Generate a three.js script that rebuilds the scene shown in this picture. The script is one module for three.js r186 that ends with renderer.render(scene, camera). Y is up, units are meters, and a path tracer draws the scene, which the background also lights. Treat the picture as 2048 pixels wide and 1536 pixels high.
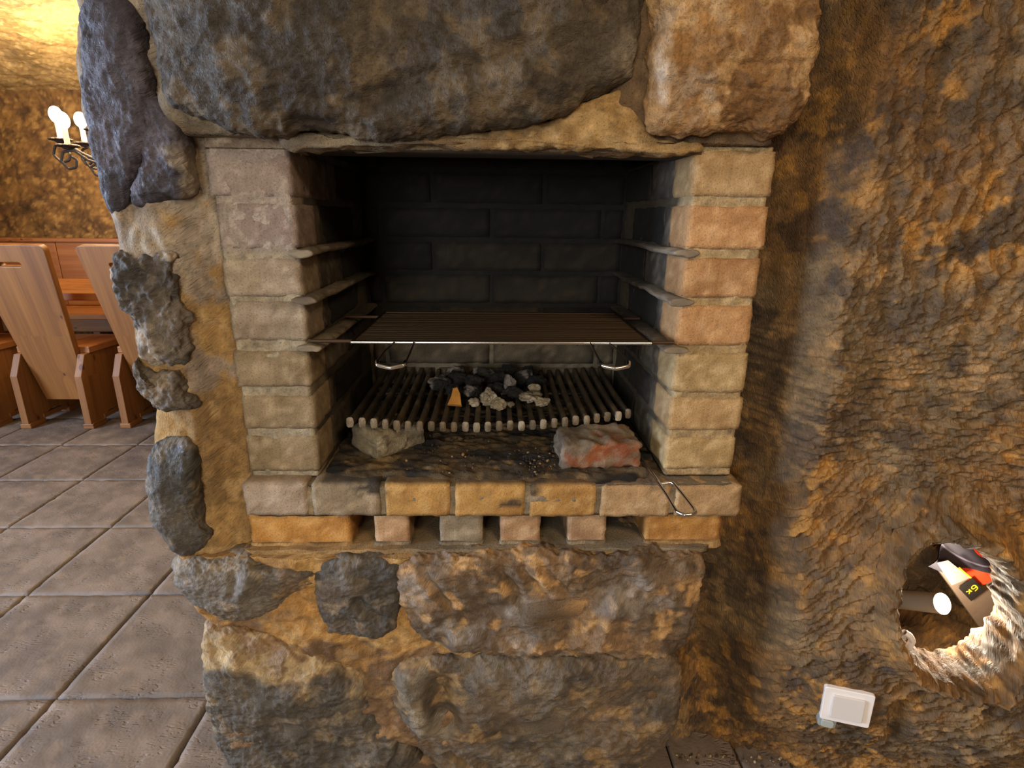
import * as THREE from 'three';
import { mergeGeometries } from 'three/addons/utils/BufferGeometryUtils.js';
import { RectAreaLightUniformsLib } from 'three/addons/lights/RectAreaLightUniformsLib.js';

// ---------------------------------------------------------------- camera, exposure, large lights
const scene = new THREE.Scene();
scene.background = new THREE.Color(0x000000);
const FOCAL = 1119;                                   // pixels, for a picture 2048 x 1536
const camera = new THREE.PerspectiveCamera(2 * Math.atan(768 / FOCAL) * 180 / Math.PI, 2048 / 1536, 0.02, 60);
camera.position.set(0, 1.237, 0);
camera.setRotationFromMatrix(new THREE.Matrix4().makeBasis(
  new THREE.Vector3(0.99951, 0.01136, 0.02907), new THREE.Vector3(-0.00247, 0.95732, -0.28903), new THREE.Vector3(-0.03112, 0.28882, 0.95688)));
scene.add(camera);
const renderer = new THREE.WebGLRenderer({ antialias: true });
renderer.toneMapping = THREE.LinearToneMapping;
renderer.toneMappingExposure = 1.0;
renderer.shadowMap.enabled = true;
RectAreaLightUniformsLib.init();
const LIGHT = { windowRear: 16, windowLeft: 44, ceilingLamp: 36, candle: 1.1, niche: 0.3 };

// ---------------------------------------------------------------- numbers and noise
let seedState = 12345;
const rnd = () => { seedState = (seedState + 0x6d2b79f5) | 0; let t = Math.imul(seedState ^ (seedState >>> 15), 1 | seedState); t = (t + Math.imul(t ^ (t >>> 7), 61 | t)) ^ t; return ((t ^ (t >>> 14)) >>> 0) / 4294967296; };
const rr = (a, b) => a + (b - a) * rnd();
const clamp = (x, a = 0, b = 1) => Math.min(b, Math.max(a, x));
const ss = (a, b, x) => { const t = clamp((x - a) / (b - a)); return t * t * (3 - 2 * t); };
const lerp = (a, b, t) => a + (b - a) * t;
const PERM = new Uint8Array(512);
{ const p = [...Array(256).keys()]; for (let i = 255; i > 0; i--) { const j = Math.floor(rnd() * (i + 1)); [p[i], p[j]] = [p[j], p[i]]; } for (let i = 0; i < 512; i++) PERM[i] = p[i & 255]; }
const grad = (h, x, y, z) => { h &= 15; const u = h < 8 ? x : y, v = h < 4 ? y : h === 12 || h === 14 ? x : z; return ((h & 1) ? -u : u) + ((h & 2) ? -v : v); };
const fade = (t) => t * t * t * (t * (t * 6 - 15) + 10);
function noise(x, y, z) {
  const fx = Math.floor(x), fy = Math.floor(y), fz = Math.floor(z), X = fx & 255, Y = fy & 255, Z = fz & 255;
  x -= fx; y -= fy; z -= fz; const u = fade(x), v = fade(y), w = fade(z);
  const A = PERM[X] + Y, AA = PERM[A] + Z, AB = PERM[A + 1] + Z, B = PERM[X + 1] + Y, BA = PERM[B] + Z, BB = PERM[B + 1] + Z;
  return lerp(lerp(lerp(grad(PERM[AA], x, y, z), grad(PERM[BA], x - 1, y, z), u), lerp(grad(PERM[AB], x, y - 1, z), grad(PERM[BB], x - 1, y - 1, z), u), v),
    lerp(lerp(grad(PERM[AA + 1], x, y, z - 1), grad(PERM[BA + 1], x - 1, y, z - 1), u), lerp(grad(PERM[AB + 1], x, y - 1, z - 1), grad(PERM[BB + 1], x - 1, y - 1, z - 1), u), v), w);
}
function fbm(x, y, z, o = 4) { let a = 0.5, s = 0; for (let i = 0; i < o; i++) { s += a * noise(x, y, z); x = x * 2.03 + 5.1; y = y * 2.03 + 1.7; z = z * 2.03 + 9.2; a *= 0.5; } return s; }
const ridge = (x, y, z) => 1 - 2 * Math.abs(noise(x, y, z));
const lin = (hex) => { const c = new THREE.Color(hex); return [c.r, c.g, c.b]; };
const mix3 = (a, b, t) => [a[0] + (b[0] - a[0]) * t, a[1] + (b[1] - a[1]) * t, a[2] + (b[2] - a[2]) * t];
const mul3 = (a, k) => [a[0] * k, a[1] * k, a[2] * k];
// distance from a point to a segment, in the plane
function seg(px, py, ax, ay, bx, by) { const dx = bx - ax, dy = by - ay, t = clamp(((px - ax) * dx + (py - ay) * dy) / (dx * dx + dy * dy)); return Math.hypot(px - ax - t * dx, py - ay - t * dy); }
const interp = (table, y) => { // [[y, value], ...] y falling
  if (y >= table[0][0]) return table[0][1];
  for (let i = 1; i < table.length; i++) if (y >= table[i][0]) { const [y0, v0] = table[i - 1], [y1, v1] = table[i]; return lerp(v1, v0, (y - y1) / (y0 - y1)); }
  return table[table.length - 1][1];
};

// ---------------------------------------------------------------- textures and materials
function noiseTexture(size, fn, srgb = false) {
  const d = new Uint8Array(size * size * 4);
  for (let j = 0; j < size; j++) for (let i = 0; i < size; i++) {
    const c = fn(i / size, j / size), k = (j * size + i) * 4;
    if (Array.isArray(c)) for (let q = 0; q < 3; q++) d[k + q] = clamp(c[q]) * 255; else d[k] = d[k + 1] = d[k + 2] = clamp(c) * 255;
    d[k + 3] = 255;
  }
  const t = new THREE.DataTexture(d, size, size);
  t.wrapS = t.wrapT = THREE.RepeatWrapping; t.magFilter = THREE.LinearFilter; t.minFilter = THREE.LinearMipmapLinearFilter; t.generateMipmaps = true;
  if (srgb) t.colorSpace = THREE.SRGBColorSpace; t.needsUpdate = true; return t;
}
// periodic noise on the unit square, px by py cells
function pnoise(u, v, px, py, sd = 0) {
  const x = u * px, y = v * py, x0 = Math.floor(x), y0 = Math.floor(y), fx = x - x0, fy = y - y0, a = fade(fx), b = fade(fy);
  const g = (i, j, dx, dy) => { const h = PERM[(PERM[(((i % px) + px) % px + sd * 7) & 255] + ((j % py) + py) % py + sd * 13) & 255] / 256 * 6.28318; return Math.cos(h) * dx + Math.sin(h) * dy; };
  return 1.4 * lerp(lerp(g(x0, y0, fx, fy), g(x0 + 1, y0, fx - 1, fy), a), lerp(g(x0, y0 + 1, fx, fy - 1), g(x0 + 1, y0 + 1, fx - 1, fy - 1), a), b);
}
const iso = (u, v, f, sd) => pnoise(u, v, f, f, sd);
const speckAt = (u, v) => 0.5 * iso(u, v, 24, 1) + 0.45 * iso(u, v, 52, 2) + 0.4 * iso(u, v, 110, 3) + 0.3 * iso(u, v, 220, 4);
const grainBump = noiseTexture(512, (u, v) => 0.6 + 0.3 * speckAt(u, v) - 0.35 * ss(0.25, 0.5, iso(u, v, 34, 6)));
const grainMap = noiseTexture(512, (u, v) => 0.86 + 0.2 * speckAt(u, v) - 0.22 * ss(0.3, 0.55, iso(u, v, 40, 8)));
const grainRough = noiseTexture(256, (u, v) => 0.86 + 0.2 * iso(u, v, 10, 5) + 0.2 * iso(u, v, 34, 7));
const pitBump = noiseTexture(1024, (u, v) => {
  const w = 0.02 * iso(u, v, 9, 3), n = pnoise(u + w, v - w, 26, 84, 2), m = pnoise(u - w, v + w, 50, 150, 9), area = ss(-0.1, 0.35, iso(u, v, 6, 4));
  return 0.78 + 0.09 * iso(u, v, 70, 5) - 0.5 * ss(0.2, 0.62, n) * area - 0.25 * ss(0.3, 0.6, m) * area;
});
const std = (o) => new THREE.MeshStandardMaterial(o);
const M = {
  stone: std({ vertexColors: true, map: grainMap, roughness: 0.95, roughnessMap: grainRough, bumpMap: grainBump, bumpScale: 0.0016 }),
  darkStone: std({ vertexColors: true, map: grainMap, roughness: 0.8, roughnessMap: grainRough, bumpMap: grainBump, bumpScale: 0.0014 }),
  mortar: std({ vertexColors: true, map: grainMap, roughness: 0.95, bumpMap: grainBump, bumpScale: 0.0016 }),
  brick: std({ vertexColors: true, map: grainMap, roughness: 0.95, bumpMap: grainBump, bumpScale: 0.0011 }),
  rock: std({ vertexColors: true, map: grainMap, roughness: 0.95, roughnessMap: grainRough, bumpMap: grainBump, bumpScale: 0.0022 }),
  tile: std({ vertexColors: true, roughness: 0.7, bumpMap: pitBump, bumpScale: 0.0035 }),
  grout: std({ color: 0x140f0b, roughness: 1 }),
  iron: std({ color: 0x2a2522, roughness: 0.55, metalness: 0.6, bumpMap: grainBump, bumpScale: 0.001 }),
  barIron: std({ vertexColors: true, roughness: 0.6, metalness: 0.25, bumpMap: grainBump, bumpScale: 0.001 }),
  wire: std({ color: 0x35281a, roughness: 0.45, metalness: 0.75 }),
  chrome: std({ color: 0xd9dde2, roughness: 0.16, metalness: 1 }),
  rodIron: std({ color: 0x4a3526, roughness: 0.6, metalness: 0.5 }),
  ash: std({ vertexColors: true, map: grainMap, roughness: 0.95, bumpMap: grainBump, bumpScale: 0.0014 }),
  white: std({ color: 0xe6ded6, roughness: 0.4 }),
  whiteDim: std({ color: 0xcfc6bd, roughness: 0.45 }),
  greyBox: std({ color: 0x8c8f88, roughness: 0.6 }),
  grey: std({ color: 0x9a9893, roughness: 0.4, metalness: 0.2 }),
  shell: std({ color: 0x6b563c, roughness: 1 }),
};
function woodTexture(seed, a, b) {
  const A = lin(a), B = lin(b), D = lin('#4a2512');
  const knots = [...Array(5)].map(() => [rnd(), rnd(), rr(0.012, 0.022)]);
  return noiseTexture(512, (u, v) => {
    let warp = 0, k = 0;
    for (const [ku, kv, kr] of knots) { const dx = (u - ku), dy = (v - kv) * 2.2, d = Math.hypot(dx, dy); warp += 0.05 * Math.exp(-d * d / 0.004) * Math.sign(dx || 1); k = Math.max(k, 1 - ss(kr * 0.6, kr * 1.3, Math.hypot(dx, (v - kv) * 1.2))); }
    const g = noise((u + warp) * 9 + seed, v * 1.2, seed) * 0.6 + noise((u + warp) * 34 + seed, v * 2.4, seed + 3) * 0.35 + noise(u * 130, v * 5, seed) * 0.2;
    let c = mix3(A, B, clamp(0.5 + g)); c = mix3(c, D, k * 0.85);
    const q = new THREE.Color(c[0], c[1], c[2]).convertLinearToSRGB(); return [q.r, q.g, q.b];
  }, true);
}
M.wood = std({ map: woodTexture(3.1, '#96632f', '#704520'), roughness: 0.5 });
M.woodLight = std({ map: woodTexture(8.4, '#a87040', '#885226'), roughness: 0.42 });

// ---------------------------------------------------------------- things and parts
const used = {};
const numbered = (n) => { used[n] = (used[n] ?? -1) + 1; return used[n] ? `${n}_${String(used[n]).padStart(3, '0')}` : n; };
function tag(o, label, category, group, kind) { if (label) o.userData.label = label; if (category) o.userData.category = category; if (group) o.userData.group = group; if (kind) o.userData.kind = kind; return o; }
function mesh(g, m) { const o = new THREE.Mesh(g, m); o.castShadow = o.receiveShadow = true; return o; }
function thing(name, label, category, pos = [0, 0, 0], turn = 0, group) { const o = new THREE.Group(); o.name = numbered(name); o.position.set(...pos); o.rotation.y = turn; scene.add(o); return tag(o, label, category, group); }
function single(name, g, m, label, category, pos = [0, 0, 0], group) { const o = mesh(g, m); o.name = numbered(name); o.position.set(...pos); scene.add(o); return tag(o, label, category, group); }
function part(name, g, m, parent, pos) { const o = mesh(g, m); o.name = name; if (pos) o.position.set(...pos); parent.add(o); return o; }
function struct(name, g, m) { const o = mesh(g, m); o.name = name; o.userData.kind = 'structure'; scene.add(o); return o; }

// ---------------------------------------------------------------- geometry helpers
function finish(pos, idx, color, uvScale = 0.12) {
  const g = new THREE.BufferGeometry(); g.setAttribute('position', new THREE.BufferAttribute(pos, 3)); g.setIndex(idx);
  const n = pos.length / 3, uv = new Float32Array(n * 2);
  for (let i = 0; i < n; i++) { const x = pos[i * 3], y = pos[i * 3 + 1], z = pos[i * 3 + 2]; uv[i * 2] = (x + z * 0.6) / uvScale; uv[i * 2 + 1] = (y + z * 0.7) / uvScale; }
  g.setAttribute('uv', new THREE.BufferAttribute(uv, 2));
  if (color) { const c = new Float32Array(n * 3); for (let i = 0; i < n; i++) { const k = color(pos[i * 3], pos[i * 3 + 1], pos[i * 3 + 2]); c[i * 3] = Math.max(0, k[0]); c[i * 3 + 1] = Math.max(0, k[1]); c[i * 3 + 2] = Math.max(0, k[2]); } g.setAttribute('color', new THREE.BufferAttribute(c, 3)); }
  g.computeVertexNormals(); return g;
}
// a boulder: an outline in x, y swollen towards the room, with a body behind it
function blob({ grow = 0, pts, z = -1, bulge = 0.06, back = 0.12, n = 3, na = 220, nr = 44, amps = [[7, 0.008], [22, 0.0035], [60, 0.002], [150, 0.0012]], seed = 0, color, extra, centre, tilt }) {
  na = 8 * nr; let turn = 0; pts.forEach(([x, y], i) => { const [u, v] = pts[(i + 1) % pts.length]; turn += x * v - u * y; }); pts = turn > 0 ? [...pts] : [...pts].reverse();
  { let b = 0; pts.forEach(([x, y], i) => { if (x - y > pts[b][0] - pts[b][1]) b = i; }); pts = [...pts.slice(b), ...pts.slice(0, b)]; }
  const curve = new THREE.CatmullRomCurve3(pts.map(([x, y]) => new THREE.Vector3(x, y, 0)), true, 'centripetal');
  const ring0 = curve.getSpacedPoints(na).slice(0, na);
  let cx = 0, cy = 0; for (const p of ring0) { cx += p.x / na; cy += p.y / na; } if (centre) [cx, cy] = centre;
  for (const p of ring0) { const l = Math.hypot(p.x - cx, p.y - cy); p.x += (p.x - cx) / l * grow; p.y += (p.y - cy) / l * grow; }
  const prof = []; // (r, z) from the middle of the face to the back
  for (let i = 1; i <= 400; i++) { const f = i / 400 * Math.PI / 2; prof.push([Math.pow(Math.sin(f), 2 / n), bulge * Math.pow(Math.max(0, Math.cos(f)), 2 / n)]); }
  const R = 0.14, L = [0]; for (let i = 1; i < prof.length; i++) L.push(L[i - 1] + Math.hypot((prof[i][0] - prof[i - 1][0]) * R, prof[i][1] - prof[i - 1][1]));
  const rows = [[0, bulge]]; for (let k = 1; k <= nr; k++) { const want = L[L.length - 1] * k / nr; let i = L.findIndex((l) => l >= want - 1e-9); if (i < 0) i = prof.length - 1; rows.push(prof[i]); }
  rows[nr] = [1, 0];
  // the face is a square grid whose rings follow the outline, the sides are rings going back
  const nb = Math.max(3, Math.round(back / 0.01)), side = 2 * nr + 1, pos = new Float32Array((side * side + nb * na + 1) * 3), idx = [];
  const put = (i, x, y, zz) => { pos[i * 3] = x; pos[i * 3 + 1] = y; pos[i * 3 + 2] = zz + (tilt ? tilt(x, y) : 0); };
  const rim = new Array(na);
  for (let j = -nr; j <= nr; j++) for (let i = -nr; i <= nr; i++) {
    const k = Math.max(Math.abs(i), Math.abs(j)), v = (j + nr) * side + i + nr; if (!k) { put(v, cx, cy, z + bulge); continue; }
    const p = i === k && j < k ? j + k : j === k && i > -k ? 3 * k - i : i === -k && j > -k ? 5 * k - j : 7 * k + i, q = p * nr / k, a = Math.floor(q) % na, f = q - Math.floor(q), A = ring0[a], B = ring0[(a + 1) % na];
    if (k === nr) rim[p % na] = v;
    put(v, cx + rows[k][0] * (lerp(A.x, B.x, f) - cx), cy + rows[k][0] * (lerp(A.y, B.y, f) - cy), z + rows[k][1]);
  }
  for (let j = 0; j < side - 1; j++) for (let i = 0; i < side - 1; i++) { const p = j * side + i; if ((i < nr) === (j < nr)) idx.push(p, p + 1, p + side + 1, p, p + side + 1, p + side); else idx.push(p, p + 1, p + side, p + 1, p + side + 1, p + side); }
  const base = side * side; for (let k = 1; k <= nb; k++) for (let a = 0; a < na; a++) { const r = 1 - 0.06 * k / nb; put(base + (k - 1) * na + a, cx + r * (ring0[a].x - cx), cy + r * (ring0[a].y - cy), z - back * k / nb); }
  const last = base + nb * na; put(last, cx, cy, z - back); const at = (k, a) => k ? base + (k - 1) * na + a % na : rim[a % na];
  for (let k = 0; k < nb; k++) for (let a = 0; a < na; a++) idx.push(at(k, a), at(k + 1, a), at(k + 1, a + 1), at(k, a), at(k + 1, a + 1), at(k, a + 1));
  for (let a = 0; a < na; a++) idx.push(last, at(nb, a + 1), at(nb, a));
  let g = new THREE.BufferGeometry(); g.setAttribute('position', new THREE.BufferAttribute(pos, 3)); g.setIndex(idx); g.computeVertexNormals();
  const nn = g.attributes.normal.array, out = new Float32Array(pos);
  for (let i = 0; i < pos.length / 3; i++) {
    const x = pos[i * 3], y = pos[i * 3 + 1], zz = pos[i * 3 + 2]; let d = 0;
    for (const [f, a] of amps) d += a * 1.6 * noise(x * f + seed, y * f + seed * 1.7, zz * f - seed);
    if (extra) d += extra(x, y, zz, nn[i * 3 + 2]);
    out[i * 3] += nn[i * 3] * d; out[i * 3 + 1] += nn[i * 3 + 1] * d; out[i * 3 + 2] += nn[i * 3 + 2] * d;
  }
  return finish(out, idx, color);
}
// a body of mortar or plaster: given left and right edges and a front, closed all round
function slab({ y0, y1, ny, nx, left, right, front, back, r = 0.015, ns = 8, color, rough = 0.003, freq = 40 }) {
  const cols = nx + 1 + 2 * ns, pos = new Float32Array((cols * (ny + 1) + 2) * 3), idx = [];
  let sx = 0;
  for (let j = 0; j <= ny; j++) {
    const y = lerp(y0, y1, j / ny), xl = left(y), xr = right(y);
    for (let i = 0; i < cols; i++) {
      let x, z;
      if (i < ns) { x = xl; const zf = front(xl, y) - r; z = lerp(back, zf, i / ns); x += rough * 2 * noise(y * freq, z * freq, 3); }
      else if (i > ns + nx) { x = xr; const zf = front(xr, y) - r; z = lerp(zf, back, (i - ns - nx) / ns); x += rough * 2 * noise(y * freq, z * freq, 8); }
      else { const t = (i - ns) / nx; x = lerp(xl, xr, t); const e = Math.min(x - xl, xr - x); z = front(x, y) - (e < r ? r - Math.sqrt(Math.max(0, r * r - (r - e) * (r - e))) : 0); z += rough * 2 * noise(x * freq, y * freq, 5) * ss(0, 0.01, e); }
      const k = (j * cols + i) * 3; pos[k] = x; pos[k + 1] = y; pos[k + 2] = z;
    }
    sx += (xl + xr) / 2 / (ny + 1);
  }
  const c0 = cols * (ny + 1), c1 = c0 + 1, zm = (front(sx, (y0 + y1) / 2) + back) / 2;
  pos.set([sx, y0, zm, sx, y1, zm], c0 * 3);
  for (let j = 0; j < ny; j++) for (let i = 0; i < cols; i++) { const b = (i + 1) % cols, p = j * cols + i, q = j * cols + b; idx.push(p, q, q + cols, p, q + cols, p + cols); }
  for (let i = 0; i < cols; i++) { const b = (i + 1) % cols; idx.push(c0, b, i); idx.push(c1, ny * cols + i, ny * cols + b); }
  return finish(pos, idx, color);
}
// a brick with worn edges
function brickGeo(w, h, d, { step = 0.009, r = 0.0032, rough = 0.0013, seed = 0, color, chip = 0.005 } = {}) {
  const nx = Math.max(2, Math.round(w / step)), ny = Math.max(2, Math.round(h / step)), nz = Math.max(2, Math.round(d / (step * 1.6)));
  const half = [w / 2, h / 2, d / 2], map = new Map(), P = [], I = [];
  const vert = (v) => {
    const key = v.map((q) => Math.round(q * 1e5)).join(); if (map.has(key)) return map.get(key);
    const e = v.map((q, i) => Math.abs(Math.abs(q) - half[i]) < 1e-6 ? 1 : 0), rim = e[0] + e[1] + e[2] > 1;
    const wear = r * (0.7 + 1.0 * Math.max(0, noise(v[0] * 45 + seed, v[1] * 45, v[2] * 45 + 7))) + (rim ? chip * ss(0.2, 0.45, noise(v[0] * 28 + seed * 3, v[1] * 28 + 4, v[2] * 28)) : 0);
    const inner = v.map((q, i) => clamp(q, -half[i] + wear, half[i] - wear)); let dl = Math.hypot(v[0] - inner[0], v[1] - inner[1], v[2] - inner[2]) || 1;
    const off = wear + rough * 1.6 * noise(v[0] * 34 + seed, v[1] * 34 + seed, v[2] * 34) + rough * noise(v[0] * 90 + seed, v[1] * 90, v[2] * 90);
    const q = inner.map((c, i) => c + (v[i] - c) / dl * off); map.set(key, P.length / 3); P.push(...q); return P.length / 3 - 1;
  };
  const face = (a, b, c, s, na, nb) => { for (let i = 0; i < na; i++) for (let j = 0; j < nb; j++) {
    const at = (u, v) => { const p = [0, 0, 0]; p[a] = (u / na - 0.5) * 2 * half[a]; p[b] = (v / nb - 0.5) * 2 * half[b]; p[c] = s * half[c]; return vert(p); };
    const q = [at(i, j), at(i + 1, j), at(i + 1, j + 1), at(i, j + 1)]; s > 0 ? I.push(q[0], q[1], q[2], q[0], q[2], q[3]) : I.push(q[0], q[2], q[1], q[0], q[3], q[2]); } };
  for (const s of [1, -1]) { face(0, 1, 2, s, nx, ny); face(1, 2, 0, s, ny, nz); face(2, 0, 1, s, nz, nx); }
  const g = finish(new Float32Array(P), I, color);
  return g;
}
function brick(parent, box, tone, o = {}) { // box: x0,x1,y0,y1,z0,z1
  const [x0, x1, y0, y1, z0, z1] = box, c = [(x0 + x1) / 2, (y0 + y1) / 2, (z0 + z1) / 2], seed = rnd() * 50, k = rr(0.9, 1.1);
  const f = brickColor(tone, seed, k), g = brickGeo(x1 - x0, y1 - y0, z1 - z0, { seed, ...o, color: (x, y, z) => f(x + c[0], y + c[1], z + c[2]) });
  return part(o.name || 'brick', g, o.mat || M.brick, parent, c);
}
function tubePath(points, r, seg = 60, sides = 10, closed = false) {
  return new THREE.TubeGeometry(new THREE.CatmullRomCurve3(points.map((p) => new THREE.Vector3(...p)), closed, 'catmullrom', 0.15), seg, r, sides, closed);
}
function rod(a, b, r, sides = 8) { const A = new THREE.Vector3(...a), B = new THREE.Vector3(...b), g = new THREE.CylinderGeometry(r, r, A.distanceTo(B), sides, 1); g.applyQuaternion(new THREE.Quaternion().setFromUnitVectors(new THREE.Vector3(0, 1, 0), B.clone().sub(A).normalize())); const m = A.add(B).multiplyScalar(0.5); g.translate(m.x, m.y, m.z); return g; }
// a board with eased edges; uv run along its longest side, in metres
function board(w, h, d, ease = 0.004, uvs = 0.5) {
  const s = new THREE.Shape(), a = w / 2, b = h / 2; s.moveTo(-a + ease, -b + ease); s.lineTo(a - ease, -b + ease); s.lineTo(a - ease, b - ease); s.lineTo(-a + ease, b - ease); s.closePath();
  const g = new THREE.ExtrudeGeometry(s, { depth: d - 2 * ease, bevelEnabled: true, bevelSize: ease, bevelThickness: ease, bevelSegments: 2, curveSegments: 4 }); g.translate(0, 0, -d / 2 + ease);
  return woodUV(g, w >= h && w >= d ? 0 : h >= d ? 1 : 2, uvs);
}
function woodUV(g, along, uvs = 0.5) {
  const p = g.attributes.position, n = g.attributes.normal, uv = new Float32Array(p.count * 2), o = rnd(), o2 = rnd();
  for (let i = 0; i < p.count; i++) { const v = [p.getX(i), p.getY(i), p.getZ(i)], m = [Math.abs(n.getX(i)), Math.abs(n.getY(i)), Math.abs(n.getZ(i))]; let drop = m.indexOf(Math.max(...m)); if (drop === along) drop = (along + 1) % 3; const across = 3 - along - drop; uv[i * 2] = v[across] / uvs + o; uv[i * 2 + 1] = v[along] / (uvs * 2) + o2; }
  g.setAttribute('uv', new THREE.BufferAttribute(uv, 2)); return g;
}

// ---------------------------------------------------------------- colours of stone, mortar and brick
function stoneColor(a, b, c, amt = 0.6, seed = 0, opt = {}) {
  const A = lin(a), B = lin(b), C = lin(c), D = opt.d ? lin(opt.d) : null;
  return (x, y, z) => {
    x += seed; const n1 = fbm(x * 7, y * 7, z * 7, 4), n2 = fbm(x * 16 + 3, y * 16, z * 16, 4), n3 = noise(x * 75, y * 75, z * 75), n4 = noise(x * 190, y * 190, z * 190), n5 = fbm(x * 34, y * 34 + 7, z * 34, 3);
    let k = mix3(A, B, ss(-0.22, 0.25, n1 + 0.4 * n5)); k = mix3(k, C, amt * ss(0.06, 0.22, n2 + 0.35 * n5));
    if (D) k = mix3(k, D, 0.7 * ss(0.13, 0.24, fbm(x * 11 - 4, y * 11 + 2, z * 11, 4)));
    return mul3(k, 1 + 0.34 * n3 + 0.3 * n4 + 0.45 * n5);
  };
}
const patch = (base, over, mask) => (x, y, z) => { const m = clamp(mask(x, y, z)); return m > 0 ? mix3(base(x, y, z), over(x, y, z), m) : base(x, y, z); };
const ragged = (x, y, z, s = 1) => fbm(x * 14, y * 14, z * 14, 5) * s;
const mortarOchre = stoneColor('#a5824e', '#83663e', '#bd9d6a', 0.6, 4);
const mortarPale = stoneColor('#a1937f', '#857462', '#b7a78f', 0.6, 9);
const mortarGrey = stoneColor('#8a7d66', '#6c5e49', '#a08a66', 0.5, 13);
const mortarGold = stoneColor('#b0854a', '#8c6838', '#c9a468', 0.6, 17);
const TONE = {
  rightTan: ['#bb9868', '#a88556', '#c6a97c'], rightOrange: ['#bd9060', '#ab7e50', '#c8a274'], rightBuff: ['#b89c6c', '#a6895a', '#c7ad80'],
  leftPale: ['#a89882', '#94836d', '#b5a793'], leftPink: ['#a5958a', '#958277', '#b4a59a'], leftTan: ['#9f8c6f', '#8a775a', '#af9d80'],
  shelfPink: ['#ad9982', '#99846c', '#bba995'], shelfOchre: ['#bd9150', '#a87c40', '#c9a468'], shelfTan: ['#b8966a', '#a08058', '#c4a880'],
  ventOchre: ['#bf8a44', '#a87436', '#cda060'], ventPink: ['#b8946e', '#a07c58', '#c8aa86'], shelfGrey: ['#a08e72', '#87755b', '#b09e82'], ventGrey: ['#a3937a', '#897a62', '#b0a188'],
  soot: ['#141312', '#1b1917', '#24201c'], sootBrown: ['#29241e', '#1f1b17', '#383025'], sootPale: ['#615848', '#4a4236', '#7c705c'], sideGrey: ['#5a5146', '#3f3830', '#7a6f60'], red: ['#9c5a34', '#80482b', '#8f7a66'],
};
const sootShadeCol = stoneColor('#191817', '#24211d', '#2e2923', 0.5, 21);  // soot of the fire chamber, also the painted dark of the vent gaps
function brickColor(tone, seed, k) {
  const [a, b, c] = TONE[tone].map(lin);
  return (x, y, z) => { x += seed; const n1 = fbm(x * 12, y * 12, z * 12, 4), n2 = fbm(x * 40, y * 40, z * 40, 3), n3 = noise(x * 160, y * 160, z * 160); let q = mix3(a, b, ss(-0.2, 0.25, n1)); q = mix3(q, c, 0.7 * ss(0, 0.25, n2)); return mul3(q, k * (1 + 0.25 * n3 + 0.35 * n2)); };
}

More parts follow.
